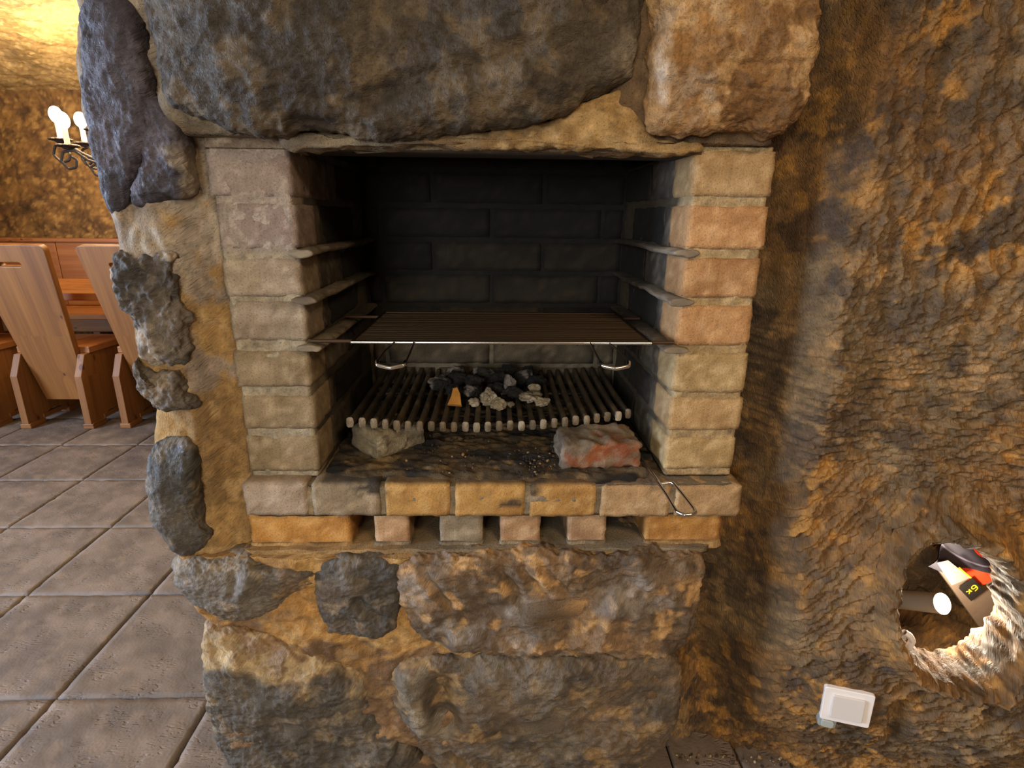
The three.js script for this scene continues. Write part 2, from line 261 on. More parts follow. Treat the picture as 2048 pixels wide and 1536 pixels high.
// ================================================================ the setting
// floor: dark bed with separate tiles
{
  const floor = struct('floor', new THREE.BoxGeometry(6.2, 0.2, 8.2).translate(-1.4, -0.112, -1.2), M.grout);
  const X = [-4.42, -4.012, -3.604, -3.196, -2.788, -2.38, -1.972, -1.565, -1.158, -0.747, -0.339, 0.069, 0.422, 0.586, 0.994, 1.402];
  const Z = []; for (let k = -9; k <= 9; k++) Z.push(-1.21 - 0.427 * k);
  const A = lin('#7f7063'), B = lin('#64584e'), C = lin('#8f7c6a');
  const variants = {};
  const tileGeo = (w, d, v, near) => {
    const key = `${w.toFixed(3)}_${d.toFixed(3)}_${v}_${near}`; if (variants[key]) return variants[key];
    const n = near ? 26 : 3, pos = [], idx = [], uv = []; const s = v * 3.7, g = 0.003, hw = w / 2 - g, hd = d / 2 - g;
    const at = (i, j) => { const x = lerp(-hw, hw, i / n), z = lerp(-hd, hd, j / n), e = Math.min(hw - Math.abs(x), hd - Math.abs(z)); return [x, (near ? 0.0016 * noise(x * 18 + s, z * 18, s) - 0.0014 * ss(0.005, 0, e) - 0.003 * ss(0.2, 0.45, noise(x * 26 + s, z * 60, 3)) : -0.001), z]; };
    for (let j = 0; j <= n; j++) for (let i = 0; i <= n; i++) { const p = at(i, j); pos.push(...p); uv.push((p[0] + v * 0.31) / 0.5, (p[2] + v * 0.17) / 0.5); }
    for (let j = 0; j < n; j++) for (let i = 0; i < n; i++) { const p = j * (n + 1) + i; idx.push(p, p + n + 1, p + n + 2, p, p + n + 2, p + 1); }
    const top = (n + 1) * (n + 1), per = [];
    for (let i = 0; i < n; i++) per.push(i); for (let j = 0; j < n; j++) per.push(j * (n + 1) + n); for (let i = n; i > 0; i--) per.push(n * (n + 1) + i); for (let j = n; j > 0; j--) per.push(j * (n + 1));
    per.forEach((q) => { pos.push(pos[q * 3], -0.018, pos[q * 3 + 2]); uv.push(uv[q * 2], uv[q * 2 + 1]); });
    per.forEach((q, k) => { const q2 = per[(k + 1) % per.length], a = top + k, b = top + (k + 1) % per.length; idx.push(q, q2, b, q, b, a); });
    const geo = new THREE.BufferGeometry(); geo.setAttribute('position', new THREE.Float32BufferAttribute(pos, 3)); geo.setAttribute('uv', new THREE.Float32BufferAttribute(uv, 2)); geo.setIndex(idx);
    const c = new Float32Array(pos.length); for (let i = 0; i < pos.length / 3; i++) { const x = pos[i * 3] + s, z = pos[i * 3 + 2]; let k = mix3(A, B, ss(-0.3, 0.3, fbm(x * 8, z * 8, s, 4))); k = mix3(k, C, 0.5 * ss(0, 0.3, fbm(x * 20, z * 20, s, 3))); k = mul3(k, 1 + 0.15 * noise(x * 90, z * 90, 1)); c.set(k, i * 3); }
    geo.setAttribute('color', new THREE.BufferAttribute(c, 3)); geo.computeVertexNormals(); return variants[key] = geo;
  };
  for (let i = 0; i < X.length - 1; i++) for (let j = 0; j < Z.length - 1; j++) {
    const x0 = X[i], x1 = X[i + 1], z1 = Z[j], z0 = Z[j + 1], cx = (x0 + x1) / 2, cz = (z0 + z1) / 2;
    if (cx > -0.5 && cz < -1.05) continue;
    if (cz > 1.6 || cx < -4.3 && cz > 0) continue;
    const near = cz > -3.3 && cz < -0.6 && cx < -0.4 || cx > 0.3 && cz < -0.6;
    const t = part('tile', tileGeo(x1 - x0, z1 - z0, Math.floor(rnd() * 5), near), M.tile, floor); t.position.set(cx, 0.0005 * rr(-1, 1), cz);
  }
}
// rough rock surfaces: a grid bent over a plan line, with relief towards the room
function rockGrid({ us, vs, at, cut, color }) {
  const nu = us.length, nv = vs.length, pos = new Float32Array(nu * nv * 3), idx = [];
  for (let j = 0; j < nv; j++) for (let i = 0; i < nu; i++) pos.set(at(us[i], vs[j]), (j * nu + i) * 3);
  for (let j = 0; j < nv - 1; j++) for (let i = 0; i < nu - 1; i++) { if (cut && cut(us[i], vs[j])) continue; const p = j * nu + i; idx.push(p, p + 1, p + nu + 1, p, p + nu + 1, p + nu); }
  return finish(pos, idx, color, 0.16);
}
const steps = (...spans) => { const out = []; for (const [a, b, d] of spans) { const n = Math.round((b - a) / d); for (let i = 0; i < n; i++) out.push(a + (b - a) * i / n); } out.push(spans[spans.length - 1][1]); return out; };
const rockFar = stoneColor('#8f6a38', '#674929', '#b08a4c', 0.8, 31, { d: '#4a3520' });
const rockCeil = stoneColor('#b89c68', '#917748', '#cdb27c', 0.7, 37);
const rockNear = stoneColor('#7c582c', '#503b1f', '#a0702f', 0.8, 41, { d: '#3b2a1a' });
const rockGreyish = stoneColor('#785f3c', '#56422a', '#957244', 0.7, 47, { d: '#3b2d1e' });
const relief = (a, b) => 0.05 * fbm(a * 2.2, b * 2.2, 2, 3) + 0.03 * fbm(a * 9, b * 9, 5, 3) + 0.012 * noise(a * 40, b * 30, 4);
struct('wall_north', rockGrid({ us: steps([-4.4, -0.4, 0.016]), vs: steps([-0.05, 0.9, 0.06], [0.9, 2.5, 0.016]), at: (u, v) => [u, v, -4.95 + relief(u, v) + 0.25 * ss(1.75, 2.4, v) ** 2], color: rockFar }), M.rock);
struct('wall_left', rockGrid({ us: steps([-2.8, 5.1, 0.05]), vs: steps([-0.05, 2.6, 0.05]), at: (u, v) => [-4.3 + relief(u, v), v, -u], cut: (u, v) => u > -0.55 && u < 1.35 && v > 0.8 && v < 1.95, color: rockFar }), M.rock);
struct('wall_south', rockGrid({ us: steps([-1.6, 4.5, 0.06]), vs: steps([-0.05, 2.6, 0.06]), at: (u, v) => [-u, v, 2.6 - relief(u, v)], cut: (u, v) => u > 0.3 && u < 1.7 && v > 1.0 && v < 2.1, color: rockFar }), M.rock);
struct('ceiling', rockGrid({ us: steps([-5.1, -2.2, 0.016], [-2.2, 2.8, 0.05]), vs: steps([-4.5, -1.4, 0.016], [-1.4, 1.6, 0.05]), at: (u, v) => [v, 2.26 + 0.06 * fbm(u * 1.4, v * 1.4, 6, 3) - 0.03 * fbm(u * 7, v * 5, 3, 3) - 0.014 * ridge(u * 30, v * 12, 3) - 0.15 * ss(-4.1, -5.0, u), u], color: rockCeil }), M.rock);
struct('wall_divider', new THREE.BoxGeometry(2.1, 2.6, 3.4).translate(0.48, 1.25, -3.36), M.shell);
for (const [n, w, h, d, x, y, z] of [['wall_north_mass', 6.6, 2.9, 0.3, -1.4, 1.3, -5.25], ['ceiling_mass', 6.6, 0.3, 8.4, -1.4, 2.62, -1.2], ['wall_right_mass', 0.3, 2.9, 8.2, 1.68, 1.3, -1.2]]) struct(n, new THREE.BoxGeometry(w, h, d).translate(x, y, z), M.shell);
// masses round the two windows
for (const [n, list] of [['wall_left_mass', [[0.3, 2.9, 3.85, -4.55, 1.3, -3.225], [0.3, 2.9, 2.25, -4.55, 1.3, 1.625], [0.3, 0.86, 1.8, -4.55, 0.37, -0.4], [0.3, 0.8, 1.8, -4.55, 2.35, -0.4]]], ['wall_south_mass', [[2.9, 2.9, 0.3, -3.15, 1.3, 2.85], [2.0, 2.9, 0.3, 0.7, 1.3, 2.85], [1.4, 1.06, 0.3, -1.0, 0.47, 2.85], [1.4, 0.65, 0.3, -1.0, 2.43, 2.85]]]])
  struct(n, mergeGeometries(list.map(([w, h, d, x, y, z]) => new THREE.BoxGeometry(w, h, d).translate(x, y, z))), M.shell);

// the rock wall on the right of the fireplace, with its niche
const HOLE = { x: 0.84, y: 0.54, pts: [[0.734, 0.569], [0.738, 0.52], [0.75, 0.472], [0.795, 0.405], [0.872, 0.388], [0.93, 0.43], [0.938, 0.55], [0.905, 0.64], [0.855, 0.678], [0.797, 0.683], [0.755, 0.64]] };
const holeRing = new THREE.CatmullRomCurve3(HOLE.pts.map(([x, y]) => new THREE.Vector3(x - HOLE.x, y - HOLE.y, 0)), true, 'centripetal').getSpacedPoints(360).slice(0, 360);
const holeR = new Float32Array(720); { for (let k = 0; k < 720; k++) { const a = k / 720 * 2 * Math.PI; let best = 9, r = 0.1; for (const p of holeRing) { let d = Math.abs(Math.atan2(p.y, p.x) - a); d = Math.min(d, 2 * Math.PI - d); if (d < best) { best = d; r = Math.hypot(p.x, p.y); } } holeR[k] = r; } }
const holeRadius = (a) => { const t = ((a / (2 * Math.PI)) % 1 + 1) % 1 * 720, i = Math.floor(t) % 720; return lerp(holeR[i], holeR[(i + 1) % 720], t - Math.floor(t)); };
const rho = (x, y) => Math.hypot(x - HOLE.x, y - HOLE.y) / holeRadius(Math.atan2(y - HOLE.y, x - HOLE.x));
function chisel(x, y) {
  const top = ss(0.98, 1.16, y + 0.12 * noise(x * 5, y * 5, 1)), low = ss(0.86, 0.66, y + 0.12 * noise(x * 6, y * 6, 4)), mid = clamp(1 - top - low);
  const c = 0.58, s = 0.815, a = x * c + y * s, b = -x * s + y * c, w = 0.5 * noise(x * 12, y * 12, 8);
  return top * (0.010 * ridge(x * 17 + w, y * 4.5, 2) + 0.006 * ridge(x * 42 + w, y * 12, 5) + 0.005 * noise(x * 95 + w, y * 30, 3)) + mid * (0.006 * ridge(x * 6 + w, y * 26, 3) + 0.0055 * ridge(x * 16 + w, y * 60, 6) + 0.008 * noise(x * 36 + w, y * 130, 3)) + low * (0.007 * ridge(a * 6 + w, b * 27, 4) + 0.006 * ridge(a * 13 + w, b * 62, 9) + 0.008 * noise(a * 30, b * 140, 3));
}
const streaks = (x, y) => { const c = 0.58, q = 0.815, a = x * c + y * q, b = -x * q + y * c, top = ss(0.98, 1.16, y), low = ss(0.86, 0.66, y); return top * noise(x * 60, y * 16, 7) + clamp(1 - top - low) * noise(x * 18, y * 80, 7) + low * noise(a * 18, b * 85, 7); };
function rockZ(x, y) {
  let z = -1.17 + 0.21 * ss(0.49, 0.62, x) + 0.10 * ss(0.6, 1.1, x) + 0.085 * ss(0.8, 0.45, y) * ss(0.5, 0.75, x) - 0.13 * ss(0.35, 0.0, y) * ss(0.45, 0.65, x);
  z += 0.095 * ss(0.25, 0.0, y) * ss(0.62, 0.5, x); z += 0.03 * fbm(x * 5, y * 3.5, 1.2, 3) + 0.012 * fbm(x * 14, y * 12, 3, 3) + chisel(x, y) + 0.005 * noise(x * 75, y * 75, 2) + 0.004 * noise(x * 170, y * 170, 2);
  const r = rho(x, y); z += 0.035 * ss(1.6, 1.12, r);
  // a shallow hollow beside the niche and a crack below it
  z -= 0.012 * ss(0.012, 0.002, seg(x, y, 0.705, 0.5, 0.71, 0.545)); z -= 0.02 * ss(0.025, 0.004, seg(x, y, 0.79, 0.33, 0.83, 0.2));
  const flat = ss(0.075, 0.05, Math.hypot(x - 0.711, y - 0.305)); z = lerp(z, -0.868 + 0.345 * (x - 0.711) + 0.073 * (y - 0.305) + 0.002 * noise(x * 60, y * 60, 1), flat);
  return z;
}
const rockRightColor = (x, y, z) => { const m = ss(-0.1, 0.2, fbm(x * 3.5, y * 3.5, z * 3.5 + 3, 4)); return mul3(mix3(rockNear(x, y, z), rockGreyish(x, y, z), m), 1 + 0.55 * streaks(x + 0.9 * Math.max(0, z + 0.8), y)); };
{
  const bend = (u) => u < 1.15 ? [u, 0] : u < 1.7 ? [1.15 + 0.27 * Math.sin((u - 1.15) / 0.55 * Math.PI / 2), 0.35 * (1 - Math.cos((u - 1.15) / 0.55 * Math.PI / 2))] : [1.42, 0.35 + u - 1.7];
  const wall = struct('wall_right', rockGrid({ us: steps([0.43, 1.0, 0.0022], [1.0, 1.3, 0.01], [1.3, 4.9, 0.05]), vs: steps([-0.04, 1.66, 0.0026], [1.66, 2.5, 0.03]),
    at: (u, v) => { if (u <= 1.15) return [u, v, rockZ(u, v)]; const [bx, bz] = bend(u), t = clamp((u - 1.15) / 0.55), h = rockZ(1.15, v) + 0.86 + relief(u, v) + chisel(u, v) - chisel(1.15, v); return [bx - h * t * 0.6, v, -0.86 + bz + h * (1 - t)]; },
    cut: (u, v) => u < 1.1 && rho(u, v) < 1.16, color: rockRightColor }), M.rock);
  // the niche: lip, tunnel and chamber in one skin
  const na = 300, prof = [[1.28, -0.006], [1.21, 0.012], [1.13, 0.020], [1.06, 0.016], [1.0, 0.0], [0.985, -0.018], [0.99, -0.035], [1.1, -0.05], [1.35, -0.06], [1.7, -0.075], [2.1, -0.10], [2.4, -0.14], [2.6, -0.19], [2.5, -0.25], [2.1, -0.31], [1.5, -0.35], [1.1, -0.37], [0.7, -0.375], [0.35, -0.38]];
  const rows = []; for (let i = 0; i < prof.length - 1; i++) for (let k = 0; k < 5; k++) rows.push([lerp(prof[i][0], prof[i + 1][0], k / 5), lerp(prof[i][1], prof[i + 1][1], k / 5)]); rows.push(prof[prof.length - 1]);
  const pos = new Float32Array((rows.length * na + 1) * 3), idx = [];
  rows.forEach(([r, d], j) => { for (let a = 0; a < na; a++) {
    const t = a / na * 2 * Math.PI, R = holeRadius(t); let x = HOLE.x + Math.cos(t) * R * r, y = HOLE.y + Math.sin(t) * R * r;
    const deep = ss(-0.03, -0.1, d), zs = lerp(rockZ(clamp(HOLE.x + Math.cos(t) * R * Math.min(r, 1.28), 0, 1.14), HOLE.y + Math.sin(t) * R * Math.min(r, 1.28)), -0.86, ss(0.01, -0.05, d));
    const n = 0.008 * fbm(x * 22, y * 22, d * 22, 3) * 2 + 0.006 * noise(x * 70, y * 70, d * 70);
    x += Math.cos(t) * n * (1 + deep); y += Math.sin(t) * n * (1 + deep); const sh = Math.max(0, -0.005 - d); x += 0.95 * sh; y -= 0.6 * sh; if (d < -0.05) y = Math.max(y, 0.29 + 0.02 * noise(x * 20, d * 20, 1) + 0.01 * noise(x * 60, d * 60, 1));
    pos.set([x, y, zs + d + n * 0.8], (j * na + a) * 3);
  } });
  pos.set([HOLE.x + 0.356, HOLE.y - 0.21, -0.86 - 0.38], rows.length * na * 3);
  for (let j = 0; j < rows.length - 1; j++) for (let a = 0; a < na; a++) { const b = (a + 1) % na, p = j * na + a, q = j * na + b; idx.push(p, p + na, q + na, p, q + na, q); }
  for (let a = 0; a < na; a++) idx.push((rows.length - 1) * na + a, rows.length * na, (rows.length - 1) * na + (a + 1) % na);
  for (let i = 0; i < idx.length; i += 3) [idx[i + 1], idx[i + 2]] = [idx[i + 2], idx[i + 1]];
  part('niche', finish(pos, idx, rockRightColor, 0.16), M.rock, wall);
}
// windows out of frame: frosted panes lit from outside
function makeWindow(n, w, h, pos, turn, col, intensity) {
  const g = new THREE.Group(); g.name = n; g.userData.kind = 'structure'; g.position.set(...pos); g.rotation.y = turn; scene.add(g);
  const f = 0.06; part('window_frame', mergeGeometries([new THREE.BoxGeometry(w + 2 * f, f, 0.08).translate(0, h / 2 + f / 2, 0), new THREE.BoxGeometry(w + 2 * f, f, 0.08).translate(0, -h / 2 - f / 2, 0), new THREE.BoxGeometry(f, h, 0.08).translate(-w / 2 - f / 2, 0, 0), new THREE.BoxGeometry(f, h, 0.08).translate(w / 2 + f / 2, 0, 0), new THREE.BoxGeometry(0.04, h, 0.06)]), M.woodLight, g);
  for (const s of [-1, 1]) part('window_pane', new THREE.BoxGeometry(w / 2 - 0.02, h, 0.012).translate(s * (w / 4 + 0.01), 0, -0.01), std({ color: 0xffffff, emissive: new THREE.Color(col), emissiveIntensity: intensity * 0.2, roughness: 0.4 }), g);
  const L = new THREE.RectAreaLight(col, intensity, w, h); L.position.set(0, 0, 0.05); L.rotation.y = Math.PI; g.add(L);
  return g;
}
makeWindow('window_1', 1.3, 1.0, [-1.0, 1.55, 2.66], Math.PI, '#f3efe6', LIGHT.windowRear);
makeWindow('window_2', 1.7, 1.05, [-4.4, 1.38, -0.4], Math.PI / 2, '#cbdfff', LIGHT.windowLeft);
// ceiling lamp behind the camera
{
  const t = thing('ceiling_lamp', 'flat square opal ceiling lamp with thin metal rim, above and behind the camera', 'lamp', [0.75, 2.2, 0.55]);
  part('housing', new THREE.BoxGeometry(0.46, 0.05, 0.46).translate(0, 0.025, 0), M.grey, t);
  part('diffuser', new THREE.BoxGeometry(0.42, 0.012, 0.42).translate(0, -0.005, 0), std({ color: 0xffffff, emissive: new THREE.Color('#ffd9a0'), emissiveIntensity: 3, roughness: 0.5 }), t);
  const L = new THREE.RectAreaLight('#ffdcae', LIGHT.ceilingLamp, 0.42, 0.42); L.position.set(0, -0.02, 0); L.rotation.x = -Math.PI / 2; t.add(L);
}

// ================================================================ the fireplace
const fire = thing('fireplace', 'open grill fireplace of tan bricks set in rough boulders and ochre mortar', 'fireplace');
const LS = [[1.60, -0.628], [1.542, -0.632], [1.482, -0.647], [1.447, -0.650], [1.293, -0.650], [1.222, -0.643], [1.189, -0.640], [1.164, -0.650], [1.109, -0.646], [1.052, -0.634], [1.016, -0.639], [0.96, -0.646], [0.907, -0.626], [0.853, -0.640], [0.766, -0.652], [0.718, -0.65], [0.647, -0.644], [0.596, -0.634], [0.538, -0.630], [0.478, -0.615], [0.428, -0.589], [0.326, -0.6], [0.205, -0.61], [0, -0.61]];
// left column of mortar holding the stones
const columnMortar = patch(mortarOchre, mortarPale, (x, y, z) => ss(1.0, 1.16, y + 0.7 * ragged(x, y, z)));
const column = part('left_column', slab({ y0: 0.5, y1: 2.3, ny: 300, nx: 46, left: (y) => interp(LS, y) + 0.006, right: () => -0.462, front: (x, y) => -1.004 + 0.034 * ss(-0.485, -0.55, x) + 0.005 * ss(1.17, 1.25, y) * ss(-0.48, -0.52, x) + 0.014 * noise(x * 14, y * 9, 2) + 0.006 * noise(x * 45, y * 30, 7), back: -1.62, r: 0.03, color: columnMortar }), M.mortar, fire);
const flarePurple = stoneColor('#48434b', '#353138', '#5c545c', 0.6, 61), greySt = stoneColor('#665a4c', '#453d33', '#8d7a60', 0.6, 63), speckle = stoneColor('#6e6254', '#403a33', '#ab9b86', 0.8, 65, { d: '#35302a' });  // first tone: dark grey stone with lens flare haze tinted in
const darkGrey = stoneColor('#544d42', '#3d382f', '#6e604c', 0.6, 67);
const boulder = (parent, o, m = M.stone) => part('boulder', blob(o), m, parent);
boulder(column, { pts: [[-0.606, 1.535], [-0.580, 1.552], [-0.555, 1.54], [-0.536, 1.504], [-0.526, 1.456], [-0.527, 1.403], [-0.529, 1.362], [-0.565, 1.285], [-0.590, 1.242], [-0.620, 1.226], [-0.628, 1.235], [-0.631, 1.285], [-0.631, 1.353], [-0.630, 1.447]], z: -0.988, bulge: 0.043, back: 0.22, n: 3.6, seed: 1, color: flarePurple }, M.darkStone);
boulder(column, { pts: [[-0.531, 1.399], [-0.511, 1.402], [-0.496, 1.389], [-0.489, 1.359], [-0.488, 1.325], [-0.496, 1.263], [-0.534, 1.254], [-0.578, 1.242], [-0.588, 1.254], [-0.56, 1.301]], z: -0.987, bulge: 0.036, back: 0.14, n: 3.6, seed: 2, color: patch(flarePurple, mortarPale, (x, y, z) => 0.8 * ss(-0.515, -0.49, x + 0.08 * ragged(x, y, z)) * ss(1.35, 1.3, y)) }, M.darkStone);
boulder(column, { pts: [[-0.640, 1.160], [-0.618, 1.181], [-0.589, 1.177], [-0.546, 1.183], [-0.528, 1.178], [-0.526, 1.148], [-0.529, 1.114], [-0.533, 1.052], [-0.535, 1.007], [-0.542, 0.976], [-0.562, 0.972], [-0.597, 0.976], [-0.606, 0.985], [-0.616, 1.034], [-0.630, 1.070], [-0.642, 1.109]], z: -1.0, bulge: 0.05, back: 0.2, n: 4, seed: 3, amps: [[9, 0.006], [26, 0.006], [70, 0.004], [150, 0.002]], color: speckle });
boulder(column, { pts: [[-0.622, 0.981], [-0.597, 0.972], [-0.550, 0.963], [-0.543, 0.932], [-0.535, 0.900], [-0.573, 0.892], [-0.602, 0.898], [-0.616, 0.912], [-0.630, 0.936], [-0.635, 0.97], [-0.625, 0.99]], z: -0.99, bulge: 0.045, n: 4, back: 0.18, seed: 4, color: greySt, amps: [[9, 0.006], [26, 0.005], [70, 0.003], [150, 0.0015]] });
boulder(column, { pts: [[-0.626, 0.836], [-0.605, 0.843], [-0.546, 0.84], [-0.548, 0.782], [-0.554, 0.707], [-0.547, 0.663], [-0.540, 0.635], [-0.576, 0.594], [-0.601, 0.588], [-0.624, 0.613], [-0.641, 0.653], [-0.649, 0.718], [-0.651, 0.766]], z: -0.99, bulge: 0.05, back: 0.2, n: 3.5, seed: 5, color: patch(darkGrey, greySt, (x, y, z) => ss(0.645, 0.625, y + 0.06 * ragged(x, y, z))) }, M.darkStone);
boulder(column, { pts: [[-0.636, 1.9], [-0.59, 1.92], [-0.52, 1.9], [-0.5, 1.78], [-0.505, 1.6], [-0.55, 1.57], [-0.62, 1.57], [-0.65, 1.68]], z: -1.0, bulge: 0.05, back: 0.2, seed: 6, color: greySt, na: 140, nr: 30 });

// mass above the opening
const above = part('chimney_breast', slab({ y0: 1.352, y1: 2.3, ny: 150, nx: 150, left: () => -0.52, right: (y) => 0.465, front: (x, y) => -0.99 + 0.01 * noise(x * 8, y * 8, 3) + 0.004 * noise(x * 40, y * 40, 3) + 0.03 * ss(0.06, 0.0, seg(x, y, 0.225, 1.42, 0.23, 2.0)) + 0.022 * ss(0.08, 0.0, seg(x, y, -0.50, 1.39, -0.36, 1.366)) + 0.022 * ss(0.08, 0.0, seg(x, y, -0.51, 1.40, -0.52, 1.8)), back: -1.12, r: 0.02, color: patch(mortarGrey, stoneColor('#7d6243', '#5e4930', '#987a52', 0.6, 121), (x, y) => ss(0.1, 0.2, x)) }), M.mortar, fire);
const t1col = stoneColor('#4f4332', '#362d21', '#6b593f', 0.6, 71, { d: '#2e261c' }), t2col = stoneColor('#a87d48', '#7d5a33', '#bf9a68', 0.7, 73);
const greyWarm = stoneColor('#6f6250', '#54493a', '#867862', 0.6, 75);
boulder(above, { pts: [[-0.50, 1.76], [-0.515, 1.6], [-0.515, 1.48], [-0.506, 1.405], [-0.473, 1.381], [-0.415, 1.369], [-0.332, 1.364], [-0.271, 1.357], [-0.211, 1.349], [-0.148, 1.352], [-0.086, 1.364], [0.007, 1.381], [0.077, 1.39], [0.153, 1.426], [0.203, 1.446], [0.217, 1.478], [0.224, 1.58], [0.21, 1.72], [0.1, 1.8], [-0.3, 1.82]], centre: [-0.14, 1.56], z: -0.972, bulge: 0.06, back: 0.12, n: 3.6, na: 620, nr: 120, seed: 7, amps: [[4, 0.016], [11, 0.008], [30, 0.0035], [75, 0.002], [160, 0.0012]],
  extra: (x, y) => 0.014 * ss(0.05, 0, seg(x, y, -0.05, 1.45, 0.1, 1.52)) - 0.016 * ss(0.03, 0, seg(x, y, -0.18, 1.4, 0.05, 1.47)) - 0.012 * ss(0.02, 0, seg(x, y, -0.3, 1.37, -0.2, 1.36)) - 0.01 * ss(0.02, 0, seg(x, y, 0.02, 1.5, 0.17, 1.53)),
  color: patch(t1col, greyWarm, (x, y, z) => 0.8 * ss(0.05, 0.25, fbm(x * 6, y * 6, z * 6 + 2, 4))) });
boulder(above, { pts: [[0.236, 1.75], [0.23, 1.6], [0.232, 1.477], [0.232, 1.414], [0.247, 1.388], [0.285, 1.366], [0.330, 1.361], [0.388, 1.357], [0.446, 1.354], [0.472, 1.366], [0.486, 1.396], [0.490, 1.453], [0.490, 1.516], [0.492, 1.6], [0.49, 1.72], [0.36, 1.78]], centre: [0.36, 1.53], z: -0.985, bulge: 0.065, back: 0.3, n: 4, na: 380, nr: 80, seed: 8, amps: [[6, 0.011], [16, 0.007], [40, 0.004], [95, 0.002], [190, 0.0012]],
  extra: (x, y) => -0.006 * ss(0.006, 0.001, seg(x, y, 0.3, 1.43, 0.45, 1.42)) - 0.004 * ss(0.006, 0.001, seg(x, y, 0.33, 1.455, 0.46, 1.46)) + 0.02 * ss(0.03, 0, seg(x, y, 0.25, 1.48, 0.265, 1.39)), color: patch(t2col, stoneColor('#cdb79b', '#b09a80', '#d8c8b0', 0.5, 77), (x, y, z) => 0.7 * ss(0.03, 0.0, seg(x, y, 0.255, 1.48, 0.27, 1.4) + 0.12 * ragged(x, y, z))) });
part('mortar_wedge', blob({ pts: [[-0.345, 1.352], [-0.24, 1.3535], [-0.113, 1.358], [0.008, 1.370], [0.072, 1.378], [0.158, 1.414], [0.205, 1.428], [0.228, 1.42], [0.245, 1.38], [0.29, 1.356], [0.345, 1.351], [0.343, 1.342], [0.1, 1.341], [-0.15, 1.341], [-0.343, 1.342]], centre: [0.05, 1.352], z: -0.99, bulge: 0.02, back: 0.05, n: 4, na: 420, nr: 30, seed: 9, amps: [[14, 0.006], [40, 0.004], [90, 0.002]], color: patch(mortarGrey, mortarOchre, (x, y, z) => ss(-0.2, 0.02, x + 0.3 * ragged(x, y, z))) }), M.mortar, above);
part('mortar_wedge', slab({ y0: 1.336, y1: 1.362, ny: 8, nx: 40, left: () => -0.475, right: () => -0.335, front: (x, y) => -0.997 + 0.004 * noise(x * 30, y * 30, 1), back: -1.1, r: 0.006, color: mortarPale }), M.mortar, above);
part('lintel', slab({ y0: 1.338, y1: 1.36, ny: 8, nx: 120, left: () => -0.352, right: () => 0.352, front: (x, y) => -1.002 + 0.004 * noise(x * 20, y * 20, 1), back: -1.12, r: 0.006, color: patch(mortarGrey, sootShadeCol, (x, y, z) => 0.8 * ss(-1.01, -1.03, z)) }), M.mortar, above);
// smoke chamber
part('flue', mergeGeometries([new THREE.BoxGeometry(0.96, 0.9, 0.1).translate(0, 1.84, -1.56), new THREE.BoxGeometry(0.12, 0.96, 0.52).translate(-0.41, 1.82, -1.37), new THREE.BoxGeometry(0.12, 0.96, 0.52).translate(0.41, 1.82, -1.37), new THREE.BoxGeometry(0.96, 0.08, 0.56).translate(0, 2.0, -1.34)]), std({ color: 0x171513, roughness: 1 }), fire);

// brick piers and the sides of the fire chamber
const RC = [[1.271, 1.345], [1.183, 1.257], [1.098, 1.169], [1.010, 1.085], [0.918, 0.996], [0.842, 0.909], [0.760, 0.827]];
const LC = [[1.262, 1.336], [1.177, 1.251], [1.094, 1.161], [1.015, 1.087], [0.928, 0.997], [0.845, 0.912], [0.757, 0.832]];
const mortarR = stoneColor('#b39a70', '#9f875f', '#c2ae86', 0.5, 81), mortarL = stoneColor('#aba089', '#94866e', '#bdb299', 0.5, 83);
const inside = (base) => patch(base, sootShadeCol, (x, y, z) => 0.85 * ss(-1.03, -1.07, z + 0.12 * ragged(x, y, z)));
const pierR = part('pier', slab({ y0: 0.745, y1: 1.352, ny: 150, nx: 34, left: () => 0.3385, right: (y) => 0.4705 + 0.003 * noise(y * 30, 1, 1), front: (x, y) => -1.0028, back: -1.62, r: 0.005, ns: 30, rough: 0.0015, color: inside(mortarR) }), M.mortar, fire);
const pierL = part('pier', slab({ y0: 0.745, y1: 1.352, ny: 150, nx: 34, left: () => -0.470, right: () => -0.3415, front: (x, y) => y > 1.165 ? -1.0002 + 0.003 * fbm(x * 22, y * 22, 3, 3) : -1.0025, back: -1.62, r: 0.005, ns: 30, rough: 0.0015, color: inside(patch(mortarL, stoneColor('#a89a8d', '#988a7e', '#b5a89b', 0.5, 84), (x, y) => ss(1.16, 1.18, y))) }), M.mortar, fire);
RC.forEach(([a, b], i) => {
  const e = rr(-0.003, 0.003), j = i % 2 ? -1.145 : -1.268, tones = ['rightTan', 'rightOrange', 'rightOrange', 'rightOrange', 'rightBuff', 'rightTan', 'rightBuff'];
  brick(pierR, [0.3345 + e * 0.5, 0.473 + e, a, b, -1.11, -1.0], tones[i]);
  brick(pierR, [0.335, 0.43, a, b, j, -1.108], i < 4 ? 'sideGrey' : 'sootPale', { rough: 0.0015 });
  brick(pierR, [0.3355, 0.43, a, b, j - 0.26, j - 0.011], i < 4 ? 'soot' : 'sootBrown', { rough: 0.0015 });
});
LC.forEach(([a, b], i) => {
  const e = rr(-0.003, 0.003), j = i % 2 ? -1.145 : -1.268, tones = ['leftPink', 'leftPink', 'leftPale', 'leftPale', 'leftTan', 'leftTan', 'leftTan'];
  brick(pierL, [-0.4725 + e, -0.3385 + e * 0.5, a, b, -1.11, -1.0], tones[i]);
  brick(pierL, [-0.43, -0.339, a, b, j, -1.108], i < 4 ? 'sideGrey' : 'sootPale', { rough: 0.0015 });
  brick(pierL, [-0.43, -0.3395, a, b, j - 0.26, j - 0.011], i < 4 ? 'soot' : 'sootBrown', { rough: 0.0015 });
});
